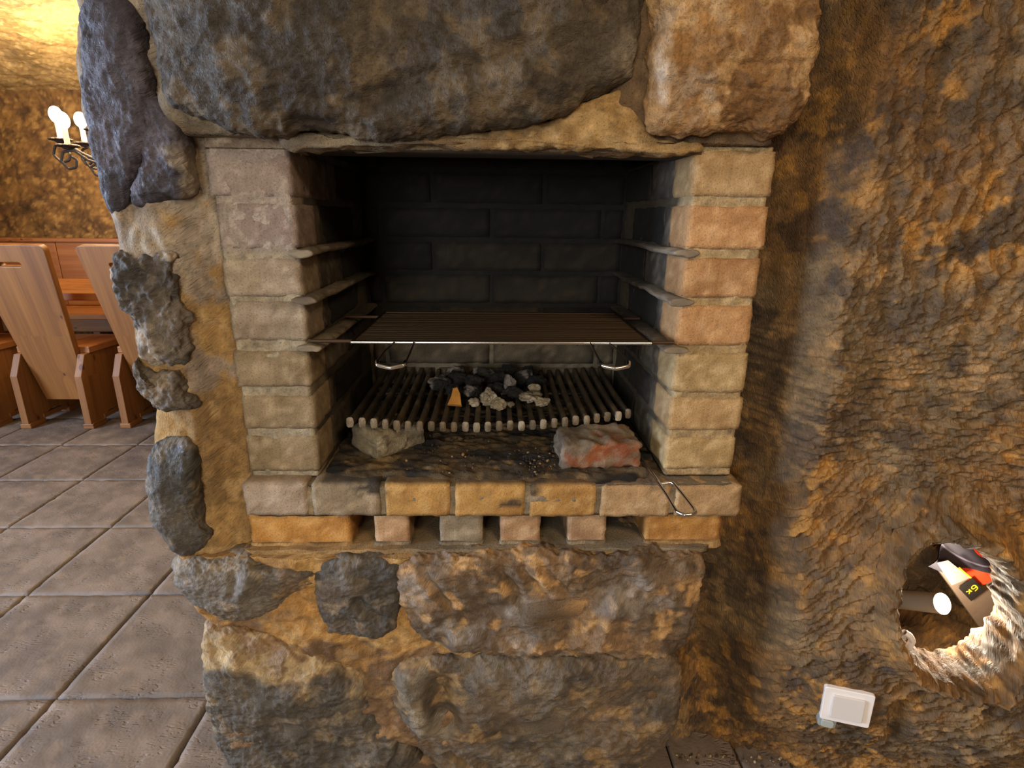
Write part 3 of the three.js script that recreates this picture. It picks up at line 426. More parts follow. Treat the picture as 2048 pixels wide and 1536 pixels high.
// back of the fire chamber
const back = part('firebox_back', slab({ y0: 0.66, y1: 1.45, ny: 40, nx: 40, left: () => -0.36, right: () => 0.36, front: () => -1.507, back: -1.62, r: 0.004, color: patch(stoneColor('#1d1b19', '#171615', '#262320', 0.5, 85), stoneColor('#7d7462', '#5f5647', '#948a76', 0.5, 86), (x, y) => y < 0.93 ? 1 : 0) }), M.mortar, fire);
for (let i = 0; i < 8; i++) {
  const y0 = 0.758 + i * 0.0845, xs = i % 2 ? [-0.335, -0.294, -0.009, 0.279, 0.335] : [-0.335, -0.16, 0.125, 0.335];
  for (let k = 0; k < xs.length - 1; k++) brick(back, [xs[k] + 0.005, xs[k + 1] - 0.005, y0, y0 + 0.073, -1.56, -1.5], i < 2 ? 'sootPale' : i < 5 && k > 0 ? (rnd() < 0.4 ? 'sootBrown' : 'soot') : 'soot', { step: 0.016, rough: 0.0015 });
}
// ledge strips that carry grates, let into the side joints
const stripCol = stoneColor('#8a7c68', '#6b5e4c', '#a59a86', 0.5, 87);
for (const [s, ys] of [[-1, [1.170, 1.089, 1.003]], [1, [1.176, 1.092, 1.003]]]) for (const y of ys) {
  const sh = new THREE.Shape(); sh.absellipse(0, 0, 0.02, 0.0038, 0, Math.PI * 2);
  const g = new THREE.ExtrudeGeometry(sh, { depth: 0.5, steps: 26, bevelEnabled: true, bevelSize: 0.003, bevelThickness: 0.004, bevelSegments: 3, curveSegments: 14 }); g.translate(0, 0, -0.5);
  const p = g.attributes.position, col = new Float32Array(p.count * 3), f = patch(stripCol, sootShadeCol, (x, yy, z) => 0.8 * ss(-0.12, -0.3, z + 0.2 * ragged(x, yy, z))), sd = rnd() * 9;
  for (let i = 0; i < p.count; i++) { const x = p.getX(i), yy = p.getY(i), z = p.getZ(i), d = 0.0022 * noise(x * 50 + sd, yy * 80, z * 40); p.setXYZ(i, x + d * 1.5, yy + d + 0.004 * noise(z * 9, sd, 1), z); col.set(f(x + sd, yy, z), i * 3); }
  g.setAttribute('color', new THREE.BufferAttribute(col, 3)); g.computeVertexNormals();
  part('ledge', g, M.ash, fire, [s * 0.334, y, -0.992]);
}
// hearth shelf: a course of bricks, the slab behind it and a bed of ash and soot
const shelf = part('hearth_slab', slab({ y0: 0.678, y1: 0.742, ny: 10, nx: 60, left: () => -0.46, right: () => 0.462, front: () => -0.9685, back: -1.56, r: 0.004, color: mortarGrey }), M.mortar, fire);
const SX = [-0.474, -0.350, -0.213, -0.080, 0.064, 0.201, 0.346, 0.481], ST = ['shelfPink', 'shelfGrey', 'shelfOchre', 'shelfOchre', 'shelfOchre', 'shelfTan', 'shelfTan'];
for (let i = 0; i < 7; i++) {
  const x0 = SX[i] + (i ? 0.0045 : 0), x1 = SX[i + 1] - (i < 6 ? 0.0045 : 0), c = [(x0 + x1) / 2, 0.7145 - 0.0012 * i, -1.085], seed = rnd() * 50, f0 = brickColor(ST[i], seed, rr(0.95, 1.05));
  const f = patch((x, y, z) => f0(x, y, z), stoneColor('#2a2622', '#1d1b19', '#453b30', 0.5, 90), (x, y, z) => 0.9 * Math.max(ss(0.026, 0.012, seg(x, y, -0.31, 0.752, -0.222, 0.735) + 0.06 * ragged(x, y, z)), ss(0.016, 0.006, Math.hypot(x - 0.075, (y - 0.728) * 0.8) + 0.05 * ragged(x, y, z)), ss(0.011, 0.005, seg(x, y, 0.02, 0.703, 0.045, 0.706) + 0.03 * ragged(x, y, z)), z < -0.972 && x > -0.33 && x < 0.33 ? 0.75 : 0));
  part('brick', brickGeo(x1 - x0, 0.068, 0.24, { seed, color: (x, y, z) => f(x + c[0], y + c[1], z + c[2]) }), M.brick, shelf, c);
}
{
  const nx = 170, nz = 150, pos = [], idx = [], f = patch(stoneColor('#625238', '#403628', '#806842', 0.7, 91), stoneColor('#1d1b1a', '#262320', '#332d26', 0.5, 92), (x, y, z) => ss(0.02, 0.2, fbm(x * 9, z * 16, 2, 4)));
  const edge = (x) => -0.979 - 0.018 * fbm(x * 12, 1, 5, 3) * 2;
  for (let j = 0; j <= nz; j++) for (let i = 0; i <= nx; i++) { const x = lerp(-0.334, 0.332, i / nx), zf = edge(x) - 0.025 * ss(0.24, 0.33, Math.abs(x)), z = lerp(-1.502, zf, j / nz), e = ss(0, 0.03, zf - z); pos.push(x, 0.7462 + 0.004 * e + (0.0045 * noise(x * 30, z * 45, 3) + 0.003 * noise(x * 80, z * 80, 1) + 0.004 * ss(0.1, 0.4, noise(x * 12, z * 40, 6))) * e - 0.004 * (1 - e), z); }
  for (let j = 0; j < nz; j++) for (let i = 0; i < nx; i++) { const p = j * (nx + 1) + i; idx.push(p, p + nx + 1, p + nx + 2, p, p + nx + 2, p + 1); }
  const P = new Float32Array(pos), g = finish(P, idx, f); const uv = g.attributes.uv; for (let i = 0; i < uv.count; i++) uv.setXY(i, P[i * 3] / 0.12, P[i * 3 + 2] / 0.12);
  part('ash_layer', g, M.ash, shelf);
}
// vent course under the shelf
const vents = part('vent_course', slab({ y0: 0.592, y1: 0.608, ny: 6, nx: 60, left: () => -0.49, right: () => 0.43, front: (x) => -0.962 + 0.004 * noise(x * 20, 1, 1), back: -1.5, r: 0.006, color: patch(patch(mortarGrey, mortarOchre, (x, y, z) => ss(-0.1, -0.3, x + 0.2 * ragged(x, y, z))), sootShadeCol, (x, y, z) => 0.9 * ss(-0.995, -1.02, z + 0.12 * ragged(x, y, z))) }), M.mortar, fire);  // darker towards the back: soot plus shade painted into the gaps
for (const [x0, x1, tone] of [[-0.478, -0.283, 'ventOchre'], [-0.236, -0.167, 'ventPink'], [-0.108, -0.023, 'ventGrey'], [0.012, 0.092, 'ventPink'], [0.147, 0.224, 'ventPink'], [0.303, 0.456, 'ventOchre']]) {
  brick(vents, [x0, x1, 0.606, 0.679 - 0.008 * (x0 + 0.48), -1.13, -0.982], tone);
  part('mortar_foot', slab({ y0: 0.600, y1: 0.613, ny: 6, nx: 14, left: (y) => x0 - 0.002, right: () => x1 + 0.002, front: (x, y) => -0.979 + 0.008 * ss(0.613, 0.603, y) + 0.003 * noise(x * 40, y * 40, 2), back: -1.12, r: 0.004, color: x0 < -0.25 || x0 > 0.2 ? mortarOchre : mortarGrey }), M.mortar, vents);
}
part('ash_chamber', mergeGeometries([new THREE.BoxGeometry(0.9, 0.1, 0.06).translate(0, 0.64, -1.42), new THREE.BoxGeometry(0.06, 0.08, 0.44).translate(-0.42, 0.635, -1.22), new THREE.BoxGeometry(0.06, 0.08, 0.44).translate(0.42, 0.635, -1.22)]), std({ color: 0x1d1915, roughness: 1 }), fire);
// plinth of big stones
const mortarBrown = stoneColor('#87694a', '#6a5138', '#a5845a', 0.6, 19);
const plinthMortar = patch(mortarBrown, mortarGold, (x, y, z) => ss(0.33, 0.42, y + 0.4 * ragged(x, y, z)));
const plinth = part('plinth', slab({ y0: -0.01, y1: 0.598, ny: 150, nx: 200, left: (y) => interp(LS, y) + 0.012, right: (y) => 0.375 + 0.02 * ss(0.3, 0.55, y), front: (x, y) => -0.955 + 0.012 * noise(x * 9, y * 9, 3) + 0.007 * noise(x * 30, y * 30, 1) + 0.003 * noise(x * 80, y * 80, 2) - 0.05 * ss(0.16, 0, y), back: -1.5, r: 0.03, color: plinthMortar }), M.mortar, fire);
const basecol = stoneColor('#74695a', '#524a3e', '#8f7d62', 0.6, 93), brownSt = stoneColor('#85694a', '#5d4c39', '#b8905c', 0.85, 95, { d: '#4a3d30' }), brownSt2 = stoneColor('#766149', '#564a3b', '#9a7c50', 0.8, 97, { d: '#473e33' });
boulder(plinth, { pts: [[-0.626, 0.555], [-0.608, 0.586], [-0.570, 0.599], [-0.503, 0.6], [-0.435, 0.602], [-0.372, 0.599], [-0.345, 0.58], [-0.366, 0.529], [-0.409, 0.488], [-0.461, 0.469], [-0.531, 0.460], [-0.586, 0.480], [-0.619, 0.520]], z: -0.985, bulge: 0.055, back: 0.2, n: 2.4, seed: 11, grow: 0.008, na: 300, nr: 60, amps: [[8, 0.009], [20, 0.004], [50, 0.002], [120, 0.0013], [220, 0.0008]], extra: (x, y) => 0.012 * ss(0.03, 0, Math.hypot((x + 0.475) * 1.2, y - 0.55)) - 0.006 * Math.exp(-((seg(x, y, -0.5, 0.57, -0.503, 0.53) / 0.008) ** 2)) - 0.015 * ss(0.03, 0.005, seg(x, y, -0.45, 0.6, -0.36, 0.59)), color: patch(basecol, brownSt2, (x, y, z) => ss(-0.42, -0.36, x + 0.2 * ragged(x, y, z))) }, M.darkStone);
boulder(plinth, { pts: [[-0.346, 0.552], [-0.328, 0.58], [-0.282, 0.592], [-0.224, 0.593], [-0.187, 0.579], [-0.191, 0.516], [-0.205, 0.444], [-0.224, 0.419], [-0.295, 0.413], [-0.338, 0.423], [-0.348, 0.476]], z: -0.972, bulge: 0.034, back: 0.1, n: 3.4, seed: 12, grow: 0.008, na: 240, nr: 54, amps: [[10, 0.006], [26, 0.004], [60, 0.002], [130, 0.0013]], extra: (x, y) => 0.012 * ss(0.04, 0, Math.hypot(x + 0.28, y - 0.545)) - 0.012 * ss(0.02, 0, seg(x, y, -0.27, 0.5, -0.23, 0.46)), color: patch(darkGrey, greySt, (x, y, z) => ss(0, 0.2, ragged(x, y, z, 2))) }, M.darkStone);
boulder(plinth, { pts: [[-0.576, 0.444], [-0.528, 0.438], [-0.480, 0.42], [-0.431, 0.40], [-0.362, 0.37], [-0.304, 0.323], [-0.27, 0.270], [-0.25, 0.202], [-0.20, 0.116], [-0.18, 0.03], [-0.25, -0.012], [-0.436, -0.012], [-0.585, -0.012], [-0.612, 0.06], [-0.607, 0.235], [-0.592, 0.353]], z: -0.995, bulge: 0.07, back: 0.25, n: 4, seed: 13, grow: 0.008, na: 420, nr: 90, tilt: (x, y) => -0.03 * ss(0.35, 0.0, y), amps: [[5, 0.010], [13, 0.005], [34, 0.003], [90, 0.002], [180, 0.0012]], extra: (x, y) => -0.012 * ss(0.015, 0, seg(x, y, -0.24, 0.03, -0.2, 0.12)) + 0.008 * noise(x * 22, y * 22, 4) * ss(0.27, 0.34, y), color: patch(patch(basecol, darkGrey, (x, y, z) => 0.8 * ss(0.02, 0.2, ragged(x, y, z, 2))), stoneColor('#a58a5c', '#85694a', '#c2ab80', 0.7, 99), (x, y, z) => ss(0.03, -0.02, 0.33 - y - 0.12 * (x + 0.45) + 0.16 * ragged(x, y, z))) }, M.darkStone);
boulder(plinth, { pts: [[-0.176, 0.585], [-0.087, 0.597], [0.021, 0.597], [0.160, 0.597], [0.310, 0.599], [0.395, 0.603], [0.415, 0.580], [0.414, 0.509], [0.404, 0.436], [0.387, 0.376], [0.276, 0.366], [0.139, 0.367], [-0.008, 0.379], [-0.132, 0.406], [-0.168, 0.455]], centre: [0.12, 0.49], z: -0.985, bulge: 0.055, back: 0.15, n: 6, seed: 14, grow: 0.008, na: 480, nr: 76, amps: [[7, 0.009], [18, 0.006], [44, 0.004], [100, 0.0025], [190, 0.0012]],
  extra: (x, y) => { let d = 0; for (const [a, b, c, e] of [[0.01, 0.575, 0.05, 0.52], [0.055, 0.578, 0.1, 0.522], [0.1, 0.575, 0.14, 0.53], [-0.14, 0.58, -0.09, 0.5]]) d -= 0.014 * Math.exp(-((seg(x, y, a, b, c, e) / 0.009) ** 2)); d += 0.012 * Math.exp(-((seg(x, y, 0.28, 0.58, 0.31, 0.55) / 0.022) ** 2)) - 0.012 * Math.exp(-((seg(x, y, 0.12, 0.455, 0.19, 0.465) / 0.03) ** 2)) + 0.012 * ss(0.03, 0, seg(x, y, 0.24, 0.5, 0.22, 0.42)) + 0.012 * ss(0.03, 0, seg(x, y, -0.08, 0.41, 0.25, 0.4)); return d; }, color: patch(brownSt, stoneColor('#94897c', '#756b60', '#a79a8a', 0.6, 101), (x, y, z) => 0.7 * ss(0.05, 0.25, fbm(x * 9 + 5, y * 9, z * 9, 4) + 0.0)) });
boulder(plinth, { pts: [[-0.208, 0.334], [-0.166, 0.363], [-0.093, 0.363], [0.013, 0.362], [0.172, 0.356], [0.333, 0.358], [0.389, 0.334], [0.401, 0.258], [0.404, 0.174], [0.388, 0.09], [0.347, 0.02], [0.2, -0.012], [-0.1, -0.012], [-0.15, 0.06], [-0.196, 0.172], [-0.208, 0.241]], centre: [0.1, 0.18], z: -1.0, bulge: 0.075, back: 0.2, n: 5, seed: 15, grow: 0.008, na: 480, nr: 96, tilt: (x, y) => -0.035 * ss(0.3, 0.0, y), amps: [[5, 0.011], [13, 0.006], [34, 0.004], [90, 0.002], [180, 0.0012]],
  extra: (x, y) => 0.022 * ss(0.045, 0, seg(x, y, -0.18, 0.31, -0.15, 0.18)) - 0.022 * ss(0.045, 0.0, seg(x, y, -0.11, 0.3, -0.1, 0.2)) - 0.014 * ss(0.012, 0.004, Math.hypot(x - 0.19, (y - 0.225) * 0.8)) - 0.006 * ss(0.007, 0, Math.hypot(x - 0.34, y - 0.22)) - 0.008 * ss(0.008, 0, Math.hypot(x + 0.005, y - 0.205)) - 0.02 * ss(0.016, 0.002, seg(x, y, -0.1, 0.07, -0.06, 0.03)), color: patch(patch(brownSt2, basecol, (x, y, z) => 0.75 * ss(-0.02, 0.16, fbm(x * 6, y * 6, z * 6 + 4, 4))), stoneColor('#8f8470', '#6f6454', '#a39882', 0.6, 103), (x, y, z) => 0.85 * ss(0.035, 0.01, seg(x, y, -0.175, 0.3, -0.13, 0.15) + 0.1 * ragged(x, y, z))) });

// ================================================================ on the hearth
// support stone and brick under the fire grate
{
  const st = stoneColor('#8f836a', '#71664f', '#a69a80', 0.6, 105);
  const g = blob({ pts: [[-0.06, -0.028], [0.0, -0.03], [0.06, -0.028], [0.064, 0.0], [0.06, 0.028], [0.0, 0.03], [-0.058, 0.028], [-0.064, 0]], z: 0.03, bulge: 0.008, back: 0.1, n: 5, na: 140, nr: 26, seed: 16, amps: [[14, 0.006], [40, 0.003], [90, 0.0012]], color: st });
  const h = g.clone(); h.rotateY(-0.0);
  const o = single('support_stone', h, M.stone, 'squarish grey stone propping the left front of the sooty fire grate', 'stone', [-0.222, 0.776, -1.135]); o.rotation.y = 0.80; o.scale.set(1, 0.86, 1);
}
{
  const f0 = brickColor('red', 3, 1), f1 = stoneColor('#8a7a64', '#6b5d4c', '#a0927c', 0.6, 107);
  single('support_brick', brickGeo(0.162, 0.056, 0.11, { r: 0.012, rough: 0.005, chip: 0.008, seed: 9, step: 0.007, color: patch(f0, f1, (x, y, z) => Math.max(ss(0.016, 0.026, y + 0.1 * ragged(x, y, z)), ss(-0.06, -0.075, x + 0.1 * ragged(x, y, z)), 0.8 * ss(0.08, 0.25, ragged(x + 7, y, z, 2)))) }), M.brick, 'old red brick with worn edges propping the right front of the fire grate', 'brick', [0.214, 0.777, -1.077]).rotation.y = 0.02;
}
// fire grate of iron bars
{
  const t = thing('fire_grate', 'sooty cast iron fire grate of parallel bars holding the burnt charcoal', 'grate', [0, 0, 0]);
  const N = 26, barCol = stoneColor('#574c3c', '#3a3329', '#7a684c', 0.6, 109), tip = stoneColor('#a0917a', '#6d604e', '#c4b8a4', 0.7, 111);
  for (let i = 0; i < N; i++) {
    const u = i / (N - 1), x = lerp(-0.295, 0.291, u), sag = 0.014 * (1 - Math.pow(2 * u - 1, 2)), y = 0.826 - sag - 0.002 * u, w = 0.0058 * rr(0.9, 1.1), hgt = 0.009, zf = -1.083 - 0.055 * u + rr(-0.004, 0.004) + 0.015 * (1 - Math.pow(2 * u - 1, 2));
    const path = [[zf, 0.004], [zf - 0.02, 0.0], [zf - 0.15, -0.002], [-1.40, 0.0], [-1.46, 0.002], [-1.49, 0.006]], P = [], I = [], n = 40;
    const cv = new THREE.CatmullRomCurve3(path.map(([z, d]) => new THREE.Vector3(0, d, z)));
    const sd = rnd() * 20, tipped = rr(0.15, 0.95);
    for (let k = 0; k <= n; k++) { const p = cv.getPoint(k / n), head = ss(0.05, 0.01, k / n); for (let q = 0; q < 10; q++) { const a = q / 10 * 2 * Math.PI, cx = Math.sign(Math.cos(a)) * Math.pow(Math.abs(Math.cos(a)), 0.6), cy = Math.sign(Math.sin(a)) * Math.pow(Math.abs(Math.sin(a)), 0.6); const d = 0.0009 * noise(k * 0.7 + sd, q, 1); P.push(x + cx * (w + head * 0.0012 + d), y + p.y + cy * (hgt * (1 + head * 0.25) + d) - head * 0.002, p.z); } }
    for (let k = 0; k < n; k++) for (let q = 0; q < 10; q++) { const a = k * 10 + q, b = k * 10 + (q + 1) % 10; I.push(a, b, b + 10, a, b + 10, a + 10); }
    const c0 = P.length / 3; P.push(x, y + 0.004, zf + 0.002, x, y + 0.006, -1.491); for (let q = 0; q < 10; q++) { const b = (q + 1) % 10; I.push(c0, b, q, c0 + 1, n * 10 + q, n * 10 + b); }
    part('bar', finish(new Float32Array(P), I, patch(barCol, tip, (xx, yy, z) => tipped * ss(zf - 0.012, zf - 0.004, z + 0.03 * ragged(xx, yy, z)))), M.barIron, t);
  }
  for (const z of [-1.165, -1.40]) { const pts = []; for (let k = 0; k <= 12; k++) { const u = k / 12; pts.push([lerp(-0.30, 0.296, u), 0.812 - 0.014 * (1 - Math.pow(2 * u - 1, 2)), z - 0.02 * u]); } part('crossbar', tubePath(pts, 0.006, 40, 8), M.iron, t); }
}
// charcoal and ash
function lump(name, label, category, [x, y, z], s, col, m, group, seed) {
  const g = new THREE.IcosahedronGeometry(1, 5); const p = g.attributes.position, c = new Float32Array(p.count * 3), f = col;
  for (let i = 0; i < p.count; i++) { const v = new THREE.Vector3().fromBufferAttribute(p, i), d = 1 + 0.45 * noise(v.x * 1.3 + seed, v.y * 1.3, v.z * 1.3) + 0.28 * noise(v.x * 3.1 + seed, v.y * 3.1, v.z * 3.1) + 0.12 * noise(v.x * 8 + seed, v.y * 8, v.z * 8); v.multiplyScalar(d); v.set(v.x * s[0], v.y * s[1], v.z * s[2]); p.setXYZ(i, v.x, v.y, v.z); c.set(f(v.x + seed, v.y, v.z), i * 3); }
  g.setAttribute('color', new THREE.BufferAttribute(c, 3)); g.computeVertexNormals();
  const o = single(name, g, m, label, category, [x, y, z], group); o.rotation.y = seed; return o;
}
const ashPale = stoneColor('#b3a78e', '#8c8068', '#cfc6b2', 0.7, 113), ashGrey = stoneColor('#837c76', '#5e5854', '#a8a29b', 0.7, 115), coal = stoneColor('#181716', '#232120', '#34302c', 0.5, 117);
lump('ash_lump', 'pale beige lump of ash at the middle front of the fire grate', 'ash', [-0.014, 0.835, -1.225], [0.02, 0.018, 0.018], ashPale, M.ash, null, 1.3);
lump('ash_lump', 'low crumbly pale ash lump just in front of the middle ash', 'ash', [0.008, 0.833, -1.185], [0.018, 0.012, 0.017], ashPale, M.ash, null, 4.6);
lump('ash_lump', 'grey pointed ash flake standing behind the pale middle lumps', 'ash', [0.036, 0.841, -1.305], [0.022, 0.022, 0.014], ashGrey, M.ash, null, 7.9);
lump('ash_lump', 'flat pale ash lump right of the middle, draped over three bars', 'ash', [0.082, 0.833, -1.235], [0.026, 0.011, 0.024], ashPale, M.ash, null, 11.2);
lump('ash_lump', 'rightmost pale ash lump on the fire grate, beside the bare bars', 'ash', [0.107, 0.831, -1.205], [0.016, 0.009, 0.016], ashPale, M.ash, null, 15.2);
lump('ash_lump', 'tall pale ash lump behind the flat one right of the middle', 'ash', [0.094, 0.839, -1.275], [0.014, 0.014, 0.013], ashPale, M.ash, null, 12.9);
lump('ash_lump', 'small pale crumb of ash left of the middle lumps', 'ash', [-0.046, 0.831, -1.205], [0.009, 0.010, 0.012], ashPale, M.ash, null, 16.9);
lump('ash_lump', 'small white crumb of ash between the two pale heaps', 'ash', [0.037, 0.831, -1.188], [0.007, 0.006, 0.006], ashPale, M.ash, null, 18.9);
{
  const oc = stoneColor('#c48a3c', '#a36e2c', '#d6a558', 0.5, 119), s = new THREE.Shape(); s.moveTo(-0.013, -0.006); s.lineTo(0.014, -0.008); s.lineTo(0.010, 0.018); s.lineTo(0.004, 0.032); s.lineTo(-0.003, 0.030); s.lineTo(-0.006, 0.012); s.closePath();
  const g = new THREE.ExtrudeGeometry(s, { depth: 0.008, bevelEnabled: true, bevelSize: 0.002, bevelThickness: 0.002, bevelSegments: 2 }); const c = new Float32Array(g.attributes.position.count * 3); for (let i = 0; i < c.length / 3; i++) c.set(oc(g.attributes.position.getX(i), g.attributes.position.getY(i), 0), i * 3); g.setAttribute('color', new THREE.BufferAttribute(c, 3));
  const o = single('tile_chip', g, M.ash, 'bright orange wedge-shaped chip lying on the fire grate bars', 'chip', [-0.089, 0.834, -1.19]); o.rotation.x = -0.75;
}
const coals = [[-0.135, -1.32, 0.026], [-0.095, -1.36, 0.03], [-0.05, -1.33, 0.026], [-0.03, -1.40, 0.03], [0.01, -1.36, 0.024], [0.03, -1.42, 0.03], [0.075, -1.37, 0.03], [0.105, -1.34, 0.022], [0.045, -1.25, 0.022], [-0.055, -1.26, 0.022], [-0.1, -1.27, 0.018], [0.09, -1.42, 0.026], [-0.1, -1.42, 0.026], [0.0, -1.28, 0.02]];
coals.forEach(([x, z, s], i) => lump('charcoal_lump', i === 0 ? 'leftmost grey-edged burnt charcoal lump on the fire grate' : i === 7 ? 'rightmost black charcoal lump at the back of the fire grate' : 'black charcoal lump in the heap in the middle of the fire grate', 'charcoal', [x, 0.841, z], [s, s * 0.6, s * 0.8], i % 3 === 0 ? patch(coal, ashGrey, (a, b, c) => ss(0.0, 0.12, ragged(a, b, c, 1.5))) : coal, M.ash, i === 0 || i === 7 ? null : 'charcoal on the fire grate', i * 2.7));
{ // crumbs
  const g = new THREE.IcosahedronGeometry(1, 0), N = 420, im = new THREE.InstancedMesh(g, std({ color: 0xffffff, roughness: 0.8 }), N), m = new THREE.Matrix4(), q = new THREE.Quaternion(), e = new THREE.Euler(), pal = ['#1c1a19', '#2a2622', '#4b3d2a', '#8c7350', '#3a3026', '#1c1a19', '#2a2622'].map((h) => new THREE.Color(h));
  for (let i = 0; i < N; i++) { const near = rnd() < 0.45, x = near ? 0.09 + 0.03 * (rnd() + rnd() - 1) * 1.6 : rr(-0.2, 0.2), z = near ? -1.05 + 0.05 * (rnd() + rnd() - 1) * 1.5 : rr(-1.2, -1.0), s = 0.0008 + 0.0035 * Math.pow(rnd(), 4); e.set(rnd() * 6, rnd() * 6, rnd() * 6); m.compose(new THREE.Vector3(x, 0.752 + s * 0.4, z), q.setFromEuler(e), new THREE.Vector3(s, s * 0.7, s)); im.setMatrixAt(i, m); im.setColorAt(i, pal[Math.floor(rnd() * pal.length)]); }
  im.name = 'ash_crumbs'; im.castShadow = im.receiveShadow = true; scene.add(im); tag(im, 'loose crumbs of ash and charcoal strewn over the hearth', 'crumbs', null, 'stuff');
}
// cooking grate on the lowest ledges
for (const [z, l] of [[-1.0, 'thin rusty iron rod across the ledges under the front of the cooking grate'], [-1.25, 'thin rusty iron rod across the ledges under the rear of the cooking grate']])
  single('support_rod', rod([-0.332, 0, 0], [0.329, 0, 0], 0.0035, 10), M.rodIron, l, 'rod', [0, 1.0155, z]);
{
  const t = thing('cooking_grate', 'wire cooking grate with a bright front rod and two loop handles, above the fire', 'grate', [0.014, 1.022, -0.963]);
  const w = 0.528, d = 0.31;
  part('front_rod', rod([-w / 2, 0, 0], [w / 2, 0, 0], 0.003, 10), M.chrome, t);
  part('rear_rod', rod([-w / 2, 0, -d], [w / 2, 0, -d], 0.003, 8), M.wire, t);
  for (const s of [-1, 1]) part('side_rod', rod([s * w / 2, 0, 0], [s * w / 2, 0, -d], 0.003, 8), M.wire, t);
  for (let i = 1; i < 4; i++) part('cross_rod', rod([-w / 2 + w * i / 4, -0.003, 0], [-w / 2 + w * i / 4, -0.003, -d], 0.0022, 6), M.wire, t);
  const ws = []; for (let k = 1; k < 52; k++) ws.push(rod([-w / 2, 0.0005 * rr(-1, 1), -d * k / 52], [w / 2, 0.0005 * rr(-1, 1), -d * k / 52], 0.0011, 6)); part('wires', mergeGeometries(ws), M.wire, t).userData.kind = 'stuff';
  for (const x of [-0.172, 0.172]) { const h = part('handle', mergeGeometries([-1, 1].map((q) => tubePath([[x + q * 0.017, 0, 0], [x + q * 0.021, 0.001, 0.07], [x + q * 0.022, -0.002, 0.126]], 0.0018, 20, 6))), M.wire, t); part('grip', tubePath([[x - 0.022, -0.002, 0.126], [x - 0.019, -0.005, 0.137], [x, -0.008, 0.141], [x + 0.019, -0.005, 0.137], [x + 0.022, -0.002, 0.126]], 0.0034, 40, 10), M.chrome, h); }
}
// wire-handled tool sticking out over the shelf
{
  const t = thing('fire_tool', 'steel rod tool with a long looped wire handle sticking out over the hearth edge', 'tool', [0, 0.757, 0]);
  part('shaft', rod([0.293, 0, -1.30], [0.3115, 0, -0.93], 0.0032, 10), M.chrome, t);
  part('handle', tubePath([[0.3085, 0, -0.955], [0.3110, 0, -0.90], [0.3105, 0, -0.86], [0.3120, -0.001, -0.842], [0.320, -0.001, -0.832], [0.333, 0, -0.831], [0.3415, 0, -0.838], [0.3435, 0, -0.852], [0.340, 0.001, -0.90], [0.3365, 0.002, -0.938], [0.333, 0.002, -0.944], [0.322, 0.001, -0.944], [0.3115, 0, -0.943]], 0.0032, 120, 10), M.chrome, t);
  part('blade', new THREE.BoxGeometry(0.05, 0.003, 0.09).translate(0.292, -0.001, -1.34), M.iron, t);
}

// ================================================================ switch, niche contents
{
  const t = thing('light_switch', 'white square light switch tilted on the rock wall below the niche', 'switch', [0.7083, 0.3045, -0.8725]);
  t.rotation.set(0.069, -0.332, 0.041, 'YXZ'); t.scale.setScalar(0.965);
  const rb = (w, h, d, r) => { const s = new THREE.Shape(), a = w / 2, b = h / 2; s.moveTo(-a + r, -b); s.lineTo(a - r, -b); s.quadraticCurveTo(a, -b, a, -b + r); s.lineTo(a, b - r); s.quadraticCurveTo(a, b, a - r, b); s.lineTo(-a + r, b); s.quadraticCurveTo(-a, b, -a, b - r); s.lineTo(-a, -b + r); s.quadraticCurveTo(-a, -b, -a + r, -b); const g = new THREE.ExtrudeGeometry(s, { depth: d, bevelEnabled: true, bevelSize: 0.0015, bevelThickness: 0.0015, bevelSegments: 3 }); return g; };
  part('frame', rb(0.088, 0.086, 0.010, 0.004), M.white, t); part('rocker', rb(0.056, 0.056, 0.004, 0.002).rotateX(-0.03).translate(0, 0, 0.011), M.whiteDim, t); part('back_box', rb(0.07, 0.07, 0.05, 0.004).translate(0, 0, -0.052), M.greyBox, t);
  const j = thing('junction_box', 'small grey plastic box let into the rock under the light switch', 'box', [0.689, 0.251, -0.897]); j.rotation.set(0.07, -0.33, 0, 'YXZ');
  part('housing', rb(0.030, 0.022, 0.02, 0.005), M.greyBox, j); part('cover', rb(0.02, 0.015, 0.003, 0.004).translate(0, 0, 0.021), std({ color: 0x9fa59c, roughness: 0.5 }), j);
}
{
  const a = new THREE.Vector3(0.936, 0.390, -1.078), b = new THREE.Vector3(0.956, 0.454, -0.980), dir = b.clone().sub(a).normalize();
  const t = thing('spotlight', 'grey cylindrical spotlight with a glowing end inside the rock niche', 'spotlight', a.toArray());
  t.quaternion.setFromUnitVectors(new THREE.Vector3(0, 1, 0), dir); const len = a.distanceTo(b);
  part('housing', new THREE.LatheGeometry([[0.0, 0], [0.0195, 0], [0.021, 0.003], [0.021, len - 0.004], [0.022, len - 0.003], [0.022, len], [0.019, len], [0.019, len - 0.006]].map(([x, y]) => new THREE.Vector2(x, y)), 40), M.grey, t);
  part('lens', new THREE.CylinderGeometry(0.019, 0.019, 0.003, 40).translate(0, len - 0.003, 0), std({ color: 0xffffff, emissive: new THREE.Color('#fff6e6'), emissiveIntensity: 6 }), t);
  const L = new THREE.PointLight('#fff0d8', LIGHT.niche, 0, 2); L.position.set(0, len + 0.022, 0); L.shadow.radius = 0.8; L.castShadow = true; t.add(L);
}
